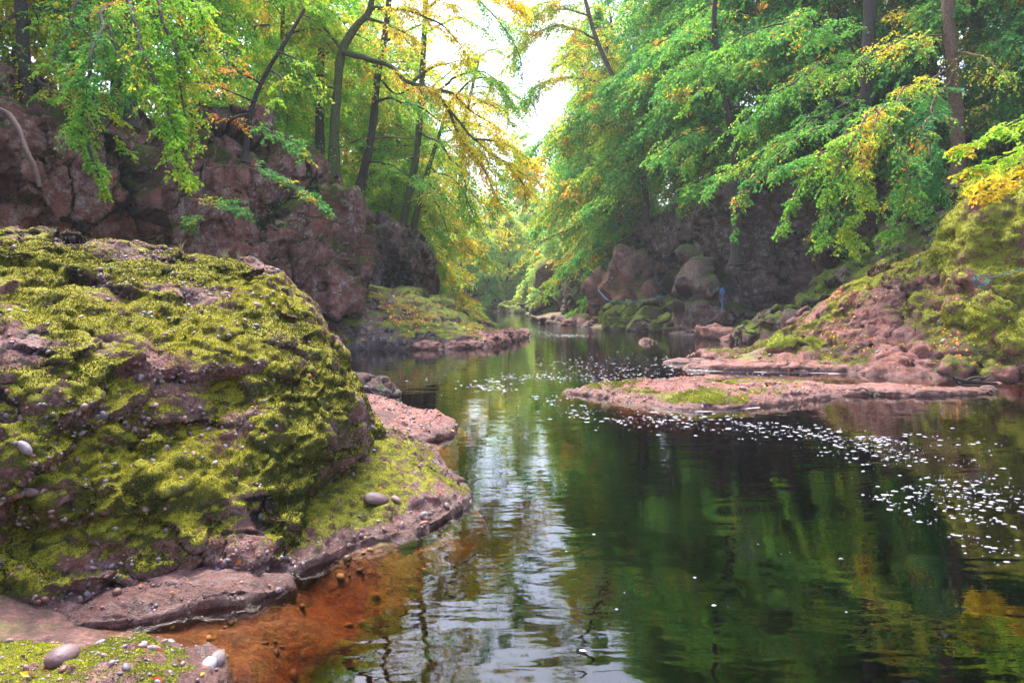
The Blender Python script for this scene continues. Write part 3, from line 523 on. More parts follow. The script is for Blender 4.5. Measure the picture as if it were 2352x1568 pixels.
# ================================================================== trees
G1, G2, G3 = (.035, .15, .035), (.07, .22, .025), (.14, .28, .02)      # blue green, mid green, yellow green
YE, OR, BR = (.70, .55, .04), (.75, .28, .04), (.30, .10, .03)
PAL = {'pale': ([(.22, .42, .10), (.38, .56, .12), (.56, .62, .16)], .15, .05), 'palegreen': ([(.14, .38, .14), (.26, .50, .14), (.42, .58, .16)], .10, .03), 'green': ([(.045, .22, .06), (.11, .33, .05), (.26, .46, .04)], .04, .02), 'dark': ([(.03, .17, .06), (.06, .25, .055), (.14, .33, .045)], .07, .03),  # pale and palegreen: leaf colours lightened to imitate haze with distance
       'lime': ([(.10, .32, .03), (.20, .44, .03), (.38, .55, .04)], .12, .02), 'gold': ([(.40, .46, .04), (.66, .56, .04), (.78, .56, .04)], .3, .10),
       'mixed': ([(.10, .28, .05), (.22, .40, .04), (.44, .50, .04)], .25, .07), 'rust': ([(.30, .25, .05), (.55, .28, .06), (.60, .34, .10)], .2, .5)}
def leafcol(P, kind, sc=.5, rs=R):
    base, py, po = PAL[kind]; n = len(P)
    t = np.clip(.5 + .9 * fbm(P * sc, 3, 19) + .18 * rs.randn(n), 0, 1)[:, None]
    b = [np.array(x) for x in base]
    c = np.where(t < .5, b[0] + (b[1] - b[0]) * t * 2, b[1] + (b[2] - b[1]) * (t * 2 - 1))
    q = fbm(P * .8, 3, 23) * .5 + .5 + .1 * rs.randn(n)
    ty, to = np.quantile(q, [1 - py - po, 1 - po]) if n > 20 else (2, 2)
    c = np.where((q > ty)[:, None], np.array(YE) * (.7 + .5 * rs.rand(n, 1)), c); c = np.where((q > to)[:, None], np.array(OR) * (.6 + .6 * rs.rand(n, 1)), c)
    return np.minimum(c * (.85 + .65 * rs.rand(n, 1)), .9)
def spray(wood, leaf, pts, width, n1, n2, n3, ls, kind, droop=.35, tw=.012, flat=.55, t0=.15, grow=1., col=None, fan=.75, endw=.45):
    """twigs and leaves along one bough"""
    p = curve(pts, 30); t = t0 + (1 - t0) * np.sort(R.rand(n1)); x = t * 29; i = np.minimum(x.astype(int), 28); f = (x - i)[:, None]
    p0 = p[i] * (1 - f) + p[i + 1] * f; tg = nrm(p[i + 1] - p[i]); up = np.array([0, 0, 1.])
    sd = nrm(np.cross(tg, up + .3 * R.randn(n1, 3))); sg = np.where(np.arange(n1) % 2, 1, -1)[:, None]
    d1 = nrm(tg * (.55 + .5 * R.rand(n1, 1)) + sd * sg * fan * (.6 + .6 * R.rand(n1, 1)) + up * (R.randn(n1, 1) * .22 + .05))
    L1 = width * (.45 + .75 * R.rand(n1)) * (1 - (1 - endw) * t) * grow
    S = np.linspace(0, 1, 5); K = p0[:, None] + d1[:, None] * (L1[:, None] * S)[..., None] - up * (droop * L1[:, None] * S ** 2)[..., None]
    if wood is not None:
        for a in range(n1): wood.tube(K[a], tw, tw * .3, (.09, .065, .05), 3)
        # side twigs
    s2 = (.15 + .85 * (np.arange(n2)[None] + R.rand(n1, n2)) / n2); q2 = p0[:, None] + d1[:, None] * (L1[:, None] * s2)[..., None] - up * (droop * L1[:, None] * s2 ** 2)[..., None]
    t2 = nrm(d1[:, None] - up * (2 * droop * s2)[..., None]); sd2 = nrm(np.cross(t2, up + .35 * R.randn(n1, n2, 3))); sg2 = np.where(np.arange(n2)[None, :, None] % 2, 1, -1)
    d2 = nrm(t2 * .7 + sd2 * sg2 * (.5 + .5 * R.rand(n1, n2, 1)) + .15 * R.randn(n1, n2, 3)); L2 = L1[:, None] * .34 * (.5 + .8 * R.rand(n1, n2))
    s3 = (np.arange(n3) + R.rand(n1, n2, n3)) / n3
    q3 = q2[:, :, None] + d2[:, :, None] * (L2[..., None] * s3)[..., None] - up * (droop * .8 * L2[..., None] * s3 ** 2)[..., None]
    q3 = q3.reshape(-1, 3); m = len(q3); dd = np.repeat(d2.reshape(-1, 3), n3, 0)
    s = nrm(np.cross(dd, up)); sg3 = np.where(R.rand(m, 1) > .5, 1, -1)
    ld = nrm(dd * .6 + s * sg3 * .8 - up * (.25 + .25 * R.rand(m, 1)) + .3 * R.randn(m, 3)); nn = nrm(up + flat * R.randn(m, 3)); nn = nrm(nn - ld * (nn * ld).sum(1, keepdims=True))
    q3 = q3 + .05 * width * .2 * R.randn(m, 3)
    z = ls * (.65 + .7 * R.rand(m)); leaf.leaves(q3, ld, nn, z, z * .62, leafcol(q3, kind) if col is None else np.array(col) * (.6 + .8 * R.rand(m, 1)))
BARK = {'grey': (.12, .095, .085), 'dark': (.055, .045, .040), 'moss': (.075, .085, .03), 'brown': (.14, .085, .06)}
def tree(name, label, base, trunk, r, boughs, kind, bark='dark', group=None, ls=.1, dens=1., width=2.2, droop=.35, cat='tree', r1=None, brr=.35, parts=True, n=(20, 9, 7), flat=.55, tw=.012):
    """trunk: points; boughs: lists of points (the first on the trunk)"""
    root = empty(name, base); tag(root, label, cat, group); b = np.array(base)
    trunk = np.array(trunk, float); q0 = trunk[0] - nrm(trunk[1] - trunk[0]) * .3 - [0, 0, {'rock_sapling': .3, 'orange_beech': .4, 'beech_tree': 5.}.get(name, 2.4)]
    T = Buf(); T.tube(curve(np.concatenate([[q0], trunk]) - b, 30), r, r1 if r1 is not None else r * .3, BARK[bark], 12, flare=r * .7, wob=.14); T.build('trunk', M_BARK, root)
    leaf = Buf()
    allw = Buf()
    for bo in boughs:
        opt = bo if isinstance(bo, dict) else {'p': bo}
        q = np.array(opt['p'], float) - b; L = np.linalg.norm(np.diff(q, axis=0), axis=1).sum(); wd = Buf() if parts else allw
        br = opt.get('r', max(.03, min(r * brr, .012 * L + .03)))
        cq = curve(q, 22); cq[1:-1] += (.02 * L * np.stack([noise(cq[1:-1] * 1.1, 60 + k) for k in range(3)], 1)); wd.tube(cq, br, .012, BARK[opt.get('bark', bark)], 6)
        k = dens * opt.get('dens', 1.)
        if k > 0: spray(wd, leaf, cq, opt.get('w', width), int(n[0] * k * max(.4, L / 6.)), n[1], n[2], opt.get('ls', ls), opt.get('kind', kind), opt.get('droop', droop), tw, flat, opt.get('t0', .15))
        if parts: wd.build('branch', M_BARK, root)
    if not parts and allw.n: allw.build('branch', M_BARK, root)
    if leaf.n: leaf.build('crown', M_LEAF, root, smooth=False)
    return root
def autoboughs(trunk, nb, L, h0=.3, az=0., sp=2.0, el=(.1, .7), droop=.8, rs=R, bias=1.):
    T = curve(trunk, 40); out = []
    for i in range(nb):
        t = h0 + (1 - h0) * (i + rs.rand()) / nb; p0 = T[int(t * 39)]; a = az + sp * (rs.rand() - .5) * 2
        l = L * (.6 + .6 * rs.rand()) * (1 - .45 * (t - h0) / (1 - h0)) * (1 if bias is None else (.55 + .45 * math.cos(a - az) * bias if bias else 1))
        e = el[0] + (el[1] - el[0]) * rs.rand() + .3 * t; s = np.linspace(0, 1, 6)[:, None]; dh = np.array([math.cos(a), math.sin(a), 0])
        cv = np.array([-dh[1], dh[0], 0]) * (rs.rand() - .5) * .5
        out.append(p0 + dh * l * s * math.cos(e) + cv * l * s ** 2 + np.array([0, 0, 1]) * l * (math.sin(e) * s - droop * s ** 2))
    return out
def proto(kind, H, L, seed, nb=16, bark='dark', ls=.13, az=0., sp=2.0, dens=1., droop=.8, h0=.22, lean=1.2, parts=True, n=(20, 9, 7), r=.26, width=2.4):
    rs = np.random.RandomState(seed); tr = [(0, 0, -.6), (.15 * lean, .1, H * .25), (.4 * lean, rs.randn() * .3, H * .5), (.9 * lean, rs.randn() * .4, H * .75), (1.3 * lean, rs.randn() * .5, H)]
    bb = autoboughs(tr, nb, L, h0, az, sp, droop=droop, rs=rs) + [[tr[-2], tr[-1], (tr[-1][0] + .5, tr[-1][1], H + 1.5)]]
    return tree('beech_tree', 'x', (0, 0, 0), tr, r, bb, kind, bark, ls=ls, dens=dens, width=width, parts=parts, n=n)
def place(root, x, y, az, s=1., z=None, first=[], label=None, group=None, name=None):
    if root.name in first: r = root.copy(); C.objects.link(r)
    else: r = root; first.append(root.name)
    if r is not root:
        for ch in kids[root.name]: c = ch.copy(); C.objects.link(c); c.parent = r
    z = float(ground(x, y)[0]) if z is None else z
    r.location = (x, y, z - .3); r.rotation_euler = (0, 0, rad(az)); r.scale = (s, s, s)
    if name: r.name = name
    r['label'] = label; r['group'] = group; return r
kids = {}
protos = {}
def P_(key, *a, **k):
    protos[key] = proto(*a, **k); kids[protos[key].name] = list(protos[key].children)
P_('g1', 'green', 16, 9.5, 1, nb=32, sp=2.0, ls=.17, n=(28, 10, 8), h0=.15, width=2.8)
P_('g2', 'dark', 15, 9.5, 2, nb=32, sp=1.9, ls=.17, n=(28, 10, 8), droop=.95, h0=.15, width=2.8)
P_('g3', 'lime', 15, 7.5, 3, nb=28, sp=2.6, bark='moss', ls=.16, n=(26, 9, 8), h0=.12, width=2.6)
P_('y1', 'gold', 15, 8, 4, nb=24, sp=2.4, bark='grey', ls=.13, n=(18, 9, 7))
P_('m1', 'mixed', 17, 8, 5, nb=30, sp=2.8, bark='grey', ls=.17, n=(26, 9, 8), h0=.15, width=2.6)
P_('s1', 'mixed', 17, 9, 15, nb=26, sp=3.1, bark='grey', ls=.17, n=(10, 8, 6), h0=.2, width=2.6, r=.2)
P_('s2', 'gold', 17, 9, 16, nb=26, sp=3.1, bark='grey', ls=.17, n=(10, 8, 6), h0=.2, width=2.6, r=.2)
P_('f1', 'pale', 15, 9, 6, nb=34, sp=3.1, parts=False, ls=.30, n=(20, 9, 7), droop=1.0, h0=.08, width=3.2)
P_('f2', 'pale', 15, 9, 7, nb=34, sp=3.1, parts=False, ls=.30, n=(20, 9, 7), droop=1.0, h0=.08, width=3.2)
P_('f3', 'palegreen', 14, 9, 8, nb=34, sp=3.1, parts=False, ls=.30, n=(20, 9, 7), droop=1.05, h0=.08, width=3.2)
ORD = ['first', 'second', 'third', 'fourth', 'fifth', 'sixth', 'seventh', 'eighth', 'ninth', 'tenth', 'eleventh', 'twelfth', 'thirteenth', 'fourteenth', 'fifteenth', 'sixteenth', 'seventeenth', 'eighteenth']
KN = {'g1': 'green', 'g2': 'dark green', 'g3': 'lime green', 'y1': 'golden yellow', 's1': 'thin-leaved green and yellow', 's2': 'thin-leaved golden', 'm1': 'green and yellow', 'f1': 'pale lime green', 'f2': 'hazy green and yellow', 'f3': 'hazy green'}
def row(lst, where, group, nm='beech_tree'):
    lst = sorted(lst, key=lambda a: a[2]); cnt = {}
    for key, x, y, az, s, *dz in lst:
        k = cnt.get(key, 0); cnt[key] = k + 1
        place(protos[key], x, y, az, s, z=(float(ground(x, y)[0]) + dz[0]) if dz else None, label='%s%s tree %s' % ('nearest ' if k == 0 else ORD[k] + ' nearest ', KN[key], where), group=group)
# right bank, leaning out over the water (az 180 = towards the river)
row([('g2', 28, 32.5, 200, 1.05, 1.5), ('g2', 24.5, 39.5, 205, 1.1, 1.8), ('g1', 21, 43.5, 205, 1.15, 2.2), ('g1', 18, 47.5, 190, 1.2, 2.5), ('g1', 16.0, 53, 185, 1.2, 2.5), ('g1', 14.4, 58, 180, 1.15, 1.5), ('g3', 12, 63, 185, 1.), ('g1', 13.5, 70, 185, 1.0), ('m1', 14, 78, 180, .95),
     ('g1', 10.5, 61, 185, .8), ('g1', 11.5, 72, 185, .85), ('s1', 9.5, 73, 180, 1.45), ('s1', 11, 95, 180, 1.5, 2.), ('m1', 11, 66, 180, 1.35), ('g1', 13, 74, 180, 1.5), ('m1', 12, 82, 180, .85), ('g1', 16, 56, 180, 1.4), ('g1', 21, 46, 190, 1.4), ('g2', 24, 44, 200, 1.2), ('m1', 20, 50, 190, 1.2), ('g1', 28, 38, 200, 1.2), ('m1', 31, 33, 190, 1.1), ('g3', 18, 60, 180, 1.2), ('m1', 27, 50, 190, 1.3), ('m1', 35, 42, 190, 1.3), ('g1', 36, 30, 190, 1.1)], 'above the overhung cliff on the right bank', 'trees above the right cliff')
# left bank
row([('s2', -11, 64, 0, 1.4), ('g3', -21, 20, -20, .9), ('m1', -17.5, 24, -20, .85), ('g1', -27, 24, -10, 1.1), ('g3', -15, 30.5, -20, .9), ('g3', -20, 31, -10, 1.15), ('g3', -12.5, 35, -30, .85), ('m1', -26, 36, -10, 1.3),
     ('g3', -14, 44, -30, 1.), ('y1', -18, 42, 0, 1.15), ('g3', -9.5, 52, -20, .85), ('m1', -12, 58, 0, 1.), ('g3', -16, 52, 0, 1.3), ('y1', -15, 52, 0, 1.), ('g3', -10.5, 48, -10, .75), ('g3', -11.5, 56, 0, .75), ('y1', -11, 64, 0, 1.1), ('m1', -10, 76, 0, 1.3), ('g3', -9.5, 60, 0, .8), ('g3', -12, 72, 0, .95), ('m1', -15, 60, 0, 1.2), ('g3', -23, 27, -10, 1.35), ('g1', -24, 48, 0, 1.3), ('y1', -14, 66, 0, 1.1)], 'above the cliffs on the left bank', 'trees above the left cliffs')
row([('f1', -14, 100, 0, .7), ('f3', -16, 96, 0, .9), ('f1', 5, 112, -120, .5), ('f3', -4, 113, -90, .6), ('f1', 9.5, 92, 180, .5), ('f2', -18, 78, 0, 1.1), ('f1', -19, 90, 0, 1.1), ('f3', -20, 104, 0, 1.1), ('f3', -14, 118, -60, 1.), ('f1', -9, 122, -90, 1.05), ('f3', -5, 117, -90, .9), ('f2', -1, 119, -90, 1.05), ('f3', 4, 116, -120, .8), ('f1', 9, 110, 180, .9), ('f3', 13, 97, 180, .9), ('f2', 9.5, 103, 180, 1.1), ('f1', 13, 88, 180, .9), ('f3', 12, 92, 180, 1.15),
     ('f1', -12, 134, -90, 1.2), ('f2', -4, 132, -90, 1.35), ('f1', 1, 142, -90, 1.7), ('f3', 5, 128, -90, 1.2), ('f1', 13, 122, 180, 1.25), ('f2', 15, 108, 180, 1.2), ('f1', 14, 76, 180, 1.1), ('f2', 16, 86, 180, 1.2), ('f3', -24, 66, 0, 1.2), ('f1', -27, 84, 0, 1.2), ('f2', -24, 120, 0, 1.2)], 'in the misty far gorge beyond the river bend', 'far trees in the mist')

# trees whose trunks and boughs the photograph shows one by one (traced with a distance for each point)
def T_(*pts): return [D(*p) for p in pts]
def dpt(t, d0): return [D(x, y, d0 + k) for x, y, k in t]
tree('slender_tree', 'slender dark tree beside the red cliff, leftmost of the three slim trunks', D(815, 470, 36), T_((815, 470, 36), (838, 380, 36), (856, 290, 36.3), (868, 170, 36.6), (886, 70, 37), (900, -70, 37)), .27,
     [{'p': T_((868, 170, 36.6), (905, 215, 36), (960, 200, 35.5), (1000, 240, 35)), 'dens': .6}, {'p': T_((852, 310, 36.3), (800, 330, 35.5), (770, 340, 35)), 'dens': .5}, {'p': T_((862, 230, 36.4), (920, 230, 35), (990, 260, 34), (1060, 330, 33)), 'w': 1.8},
      {'p': T_((848, 320, 36.2), (900, 315, 35.6), (960, 320, 35.2)), 'dens': .15, 'bark': 'brown'}, {'p': T_((880, 100, 36.9), (960, 60, 36), (1040, 70, 35)), 'w': 2.2, 'kind': 'lime'}, {'p': T_((870, 160, 36.6), (800, 120, 37), (720, 140, 38)), 'kind': 'lime'},
      {'p': T_((840, 370, 36), (905, 380, 34.5), (960, 420, 33.5)), 'dens': .8, 'w': 1.5}], 'green', 'dark', ls=.10, width=1.8, r1=.14)
tree('slender_tree', 'slender mossy tree on the dark cliff, taller trunk of the forked pair', D(922, 540, 44), T_((922, 540, 44), (938, 450, 44), (957, 350, 44), (966, 240, 44), (972, 130, 44), (980, -60, 44)), .30,
     [{'p': T_((966, 240, 44), (1010, 180, 43.5), (1080, 140, 43)), 'kind': 'lime'}, {'p': T_((960, 300, 44), (1010, 330, 42), (1060, 400, 40.5), (1080, 500, 39.5)), 'w': 2.4, 'dens': 1.3, 'kind': 'lime'}, {'p': T_((968, 200, 44), (920, 180, 44), (890, 260, 44)), 'kind': 'gold', 'dens': .7},
      {'p': T_((955, 360, 44), (900, 380, 43), (870, 440, 42)), 'kind': 'lime'}, {'p': T_((975, 80, 44), (1050, 40, 43), (1120, 70, 42)), 'kind': 'lime'}, {'p': T_((948, 400, 44), (1000, 430, 42), (1060, 500, 40)), 'kind': 'green', 'dens': 1.2}, {'p': T_((972, 130, 44), (910, 80, 44), (860, 100, 44)), 'kind': 'gold', 'dens': .7}, {'p': T_((978, 20, 44), (1050, -20, 43), (1120, 20, 42.5), (1190, 110, 42), (1200, 220, 41.5)), 'kind': 'green', 'dens': 1.3, 'w': 2.6}, {'p': T_((966, 240, 44), (1040, 180, 43), (1120, 170, 42), (1190, 250, 41)), 'kind': 'lime', 'w': 2.4, 'dens': 1.1}], 'lime', 'moss', ls=.12, width=2.2, r1=.16)
tree('slender_tree', 'slender mossy tree on the dark cliff, shorter leaning one of the pair', D(948, 540, 44.5), T_((948, 540, 44.5), (966, 450, 44.5), (985, 385, 44.5), (1002, 330, 44.5), (1035, 230, 44)), .26,
     [{'p': T_((1002, 330, 44.5), (1070, 320, 42), (1130, 380, 40), (1150, 470, 38.5)), 'w': 2.6, 'dens': 1.4, 'kind': 'green'}, {'p': T_((1020, 280, 44), (1100, 290, 42), (1180, 350, 41)), 'kind': 'lime', 'w': 2.2}, {'p': T_((1035, 230, 44), (1090, 180, 43), (1150, 190, 42)), 'kind': 'lime'},
      {'p': T_((985, 385, 44.5), (1050, 420, 42), (1100, 530, 40)), 'kind': 'lime', 'w': 2.2, 'dens': 1.2}, {'p': T_((975, 420, 44.5), (1010, 480, 42), (1040, 560, 40.5)), 'kind': 'mixed'}], 'green', 'moss', ls=.12, width=2.2, r1=.1)
tree('gnarled_oak', 'old gnarled tree with golden leaves stretching one long mossy limb over the gap', D(768, 300, 33), T_((768, 300, 33), (775, 210, 33), (785, 120, 33), (818, 60, 33), (850, 20, 33), (860, -80, 33)), .25,
     [{'p': T_((782, 118, 33), (830, 126, 32.5), (880, 148, 32), (930, 176, 31.5), (985, 205, 31), (1040, 262, 30.5), (1100, 330, 30), (1160, 376, 29.5), (1240, 420, 29)), 'r': .17, 'kind': 'gold', 'dens': 1.2, 'w': 1.9, 't0': .3, 'bark': 'moss'},
      {'p': T_((985, 205, 31), (1040, 215, 31), (1090, 262, 31), (1150, 300, 31)), 'r': .09, 'kind': 'gold', 'dens': 2., 'w': 2.2}, {'p': T_((1030, 250, 30.6), (1060, 320, 30.5), (1110, 390, 30), (1150, 470, 29.5)), 'r': .08, 'kind': 'gold', 'dens': 1.9, 'w': 1.7},
      {'p': T_((1090, 320, 30), (1160, 330, 30), (1230, 380, 29.5)), 'r': .06, 'kind': 'gold', 'dens': 2.2, 'w': 1.8}, {'p': T_((950, 185, 31.5), (1000, 150, 31.5), (1060, 140, 31)), 'r': .09, 'kind': 'gold', 'w': 1.6}, {'p': T_((1160, 376, 29.5), (1200, 420, 29), (1210, 480, 28.5)), 'r': .04, 'kind': 'gold', 'dens': 1.2, 'w': 1.2},
      {'p': T_((850, 20, 33), (920, 20, 32), (1000, 50, 31), (1060, 110, 30.5)), 'r': .12, 'kind': 'gold', 'dens': 1.5, 'w': 2}, {'p': T_((835, 40, 33), (900, 60, 32.5), (950, 90, 32)), 'r': .1, 'kind': 'gold', 'dens': 1.2}, {'p': T_((855, -20, 33), (940, -20, 32), (1040, 10, 31)), 'r': .1, 'kind': 'gold', 'dens': 1.8}, {'p': T_((855, -60, 33), (980, -60, 32), (1100, -20, 31), (1200, 20, 30)), 'r': .1, 'kind': 'gold', 'dens': 1.6},
      {'p': T_((785, 120, 33), (740, 60, 33), (690, 30, 33)), 'r': .1, 'kind': 'lime'}, {'p': T_((775, 200, 33), (720, 200, 32), (660, 230, 31.5)), 'r': .08, 'kind': 'lime'}], 'gold', 'moss', ls=.11, width=1.9, r1=.14, n=(24, 9, 7))
tree('leafless_trunk_tree', 'dark ivy-flecked trunk standing at the top left corner', D(70, 300, 21), T_((66, 290, 21), (60, 200, 21), (52, 90, 21), (45, -60, 21)), .21, [{'p': T_((58, 60, 21), (120, 20, 20), (190, 60, 19), (230, 110, 18)), 'w': 1.6}, {'p': T_((50, 20, 21), (0, 60, 20), (-40, 130, 19))}, {'p': T_((60, 150, 21), (110, 200, 19.5), (170, 240, 18.5)), 'dens': .8, 'w': 1.1, 'kind': 'mixed'}], 'green', 'dark', ls=.08, r1=.16, cat='tree')
# boughs hanging into the picture on the left; their stem stands on the slope above
tree('overhanging_beech', 'beech with long weeping boughs of bright green leaves hanging over the left cliff', D(330, 60, 21), T_((300, 110, 23), (290, 0, 22.5), (285, -120, 22)), .2,
     [{'p': T_((287, -60, 22), (260, 0, 19), (215, 90, 17), (195, 190, 16.4), (190, 290, 16.2), (200, 350, 16.2)), 'w': .8, 'dens': 2.0}, {'p': T_((287, -60, 22), (300, 20, 18.5), (330, 120, 17), (370, 220, 16.3), (400, 320, 16), (425, 400, 16)), 'w': .95, 'dens': 2.8, 'kind': 'lime'},
      {'p': T_((285, -80, 22), (340, -20, 18.5), (380, 80, 17.3), (400, 180, 17), (430, 280, 16.6)), 'w': 1.1, 'dens': 2.2, 'kind': 'lime'}, {'p': T_((290, -40, 22), (250, 30, 20), (270, 120, 18), (300, 210, 17.2)), 'w': 1.1, 'dens': 2}, {'p': T_((290, -40, 22), (200, 0, 20), (150, 70, 18.5), (120, 150, 17.6)), 'w': 1.1, 'dens': 1.5},
      {'p': T_((290, -60, 22), (400, -30, 19), (460, 40, 18), (480, 120, 17.6)), 'w': 1.3, 'dens': 1.9, 'kind': 'lime'}, {'p': T_((200, 330, 16.2), (225, 400, 16.1), (245, 440, 16.1)), 'w': .4, 'dens': 2.0}], 'green', 'dark', ls=.085, droop=.55, width=1.2, r1=.12, n=(18, 8, 6), tw=.006)
tree('orange_beech', 'small tree with sprays of orange leaves above the middle of the red cliff', D(560, 330, 25), T_((566, 330, 25.5), (578, 250, 25.5), (610, 170, 25.3), (660, 90, 25), (700, 20, 25)), .12,
     [{'p': T_((600, 190, 25.3), (540, 160, 23.5), (480, 150, 22.5), (420, 165, 21.5)), 'kind': 'rust', 'w': .9, 'dens': 1.0}, {'p': T_((585, 230, 25.4), (540, 215, 24), (480, 190, 22.5), (430, 190, 21.5)), 'kind': 'rust', 'w': .9, 'dens': .9}, {'p': T_((575, 260, 25.5), (520, 270, 24), (470, 250, 22.8), (440, 230, 22)), 'kind': 'rust', 'w': .8, 'dens': .8},
      {'p': T_((615, 160, 25.3), (650, 180, 24), (640, 230, 23)), 'kind': 'lime', 'w': 1.}, {'p': T_((640, 120, 25), (700, 150, 24), (740, 220, 23.5)), 'kind': 'lime', 'w': 1.2}, {'p': T_((570, 290, 25.5), (610, 290, 23.5), (660, 320, 22.6), (700, 350, 22)), 'kind': 'green', 'w': 1., 'dens': 1.7}], 'rust', 'dark', ls=.10, droop=.3, width=1.1, r1=.05, n=(16, 7, 5), tw=.006)
tree('rock_sapling', 'pale thin sapling with flat blue-green sprays growing from the red cliff face', D(455, 500, 20), T_((455, 510, 20), (462, 440, 20.2), (470, 380, 20.3), (480, 360, 20.3)), .05,
     [{'p': T_((470, 386, 20.3), (540, 380, 20), (620, 395, 19.8), (690, 430, 19.6), (750, 480, 19.5)), 'w': .8, 'dens': 2.4, 't0': .35, 'r': .02}, {'p': T_((458, 480, 20), (500, 470, 19.7), (560, 490, 19.5)), 'w': .8, 'dens': 2.6, 'r': .02}, {'p': T_((460, 490, 20), (440, 500, 19.6), (430, 520, 19.4)), 'w': .6, 'dens': 2, 'r': .02}], 'dark', 'grey', ls=.055, droop=.15, width=.8, r1=.02, flat=.25, n=(22, 9, 8), tw=.005)
# right hanging boughs
tree('hanging_beech', 'beech whose thin pale twigs and green and amber leaves hang over the dark mossy slope', D(2230, 60, 31), T_((2200, 300, 32), (2188, 160, 32), (2180, 60, 32), (2176, -80, 32)), .30,
     [{'r': .045, 'p': T_((2188, 150, 32), (2100, 200, 27), (2010, 260, 24.5), (1980, 370, 23.5), (1985, 470, 23.2), (1960, 560, 23)), 'w': 1.1, 'dens': 2.2, 'kind': 'mixed'}, {'r': .045, 'p': T_((2188, 170, 32), (2080, 230, 27), (1960, 290, 24.5), (1860, 360, 23.5), (1790, 380, 23)), 'w': 1.2, 'dens': 1.8},
      {'r': .045, 'p': T_((2010, 250, 24.5), (2060, 340, 23.5), (2080, 430, 23), (2040, 540, 22.8)), 'w': 1.2, 'dens': 2.4}, {'r': .045, 'p': T_((2188, 170, 32), (2140, 250, 26), (2130, 340, 24), (2150, 430, 23.2)), 'w': 1.2, 'dens': 2.2, 'kind': 'dark'}, {'r': .045, 'p': T_((1990, 260, 24.5), (1930, 370, 23.6), (1900, 480, 23.2), (1890, 550, 23)), 'w': 1.1, 'dens': 2.2},
      {'r': .045, 'p': T_((2188, 200, 32), (1990, 250, 27), (1820, 330, 25), (1720, 420, 24.3), (1680, 540, 24)), 'w': .7, 'dens': 1.0, 'kind': 'dark'}, {'r': .045, 'p': T_((1960, 280, 25), (1850, 400, 24.5), (1820, 470, 24.3), (1790, 540, 24.2)), 'w': .8, 'dens': 1.2}, {'r': .045, 'p': T_((2180, 80, 32), (2080, 90, 30), (1990, 140, 29), (1900, 200, 28)), 'w': 1.8, 'dens': 1.2, 'kind': 'mixed'},
      {'r': .045, 'p': T_((2184, 120, 32), (2250, 130, 30), (2330, 180, 28)), 'w': 1.6, 'kind': 'mixed'}], 'green', 'brown', ls=.10, droop=.45, width=1.2, r1=.25, n=(16, 8, 6), tw=.006)
tree('twin_stem_beech', 'dark-stemmed beech with a crooked low limb in the upper right', D(1985, 330, 35), T_((1985, 330, 35), (1990, 200, 35), (1995, 90, 35), (2000, -80, 35)), .30,
     [{'p': T_((1985, 300, 35), (1930, 235, 34), (1880, 225, 33), (1855, 180, 32.5)), 'r': .18, 'dens': .2}, {'p': T_((1990, 180, 35), (1930, 80, 33), (1850, 60, 32)), 'dens': 1.2}, {'p': T_((1990, 150, 35), (1900, 150, 32.5), (1800, 200, 31), (1700, 290, 30)), 'w': 2.2, 'dens': 1.4, 'r': .1}, {'p': T_((1992, 130, 35), (1880, 50, 33), (1760, 60, 31.5), (1640, 130, 30.5)), 'w': 2.2, 'dens': 1.4, 'r': .1},
      {'p': T_((1988, 220, 35), (1900, 260, 33), (1780, 330, 31.5), (1640, 420, 30.5)), 'w': 2.0, 'dens': 1.4, 'r': .1}, {'p': T_((1996, 60, 35), (2060, 20, 34), (2120, 50, 33)), 'kind': 'gold', 'dens': .8}], 'green', 'dark', ls=.12, droop=.5, width=2., r1=.3, n=(20, 9, 7))
tree('yellow_beech', 'near bough of glowing yellow-green leaves above the steep mossy bank', D(2480, 360, 16), T_((2480, 420, 16), (2470, 250, 16), (2450, 60, 16)), .12,
     [{'p': T_((2475, 300, 16), (2400, 270, 15.4), (2300, 290, 15), (2220, 330, 14.8)), 'w': .8, 'dens': 3.0, 'kind': 'lime'}, {'p': T_((2475, 330, 16), (2400, 320, 15.3), (2310, 350, 15), (2230, 390, 14.8)), 'w': .8, 'dens': 3., 'kind': 'lime'}, {'p': T_((2475, 370, 16), (2400, 370, 15.2), (2320, 410, 15), (2260, 450, 14.8)), 'w': .7, 'dens': 3.0, 'kind': 'gold'}, {'p': T_((2475, 350, 16), (2390, 350, 15.6), (2290, 400, 15.4), (2240, 420, 15.2)), 'w': .6, 'dens': 2., 'kind': 'gold'}],
     'lime', 'dark', ls=.085, droop=.3, width=.8, r1=.08, n=(16, 8, 6), tw=.005)
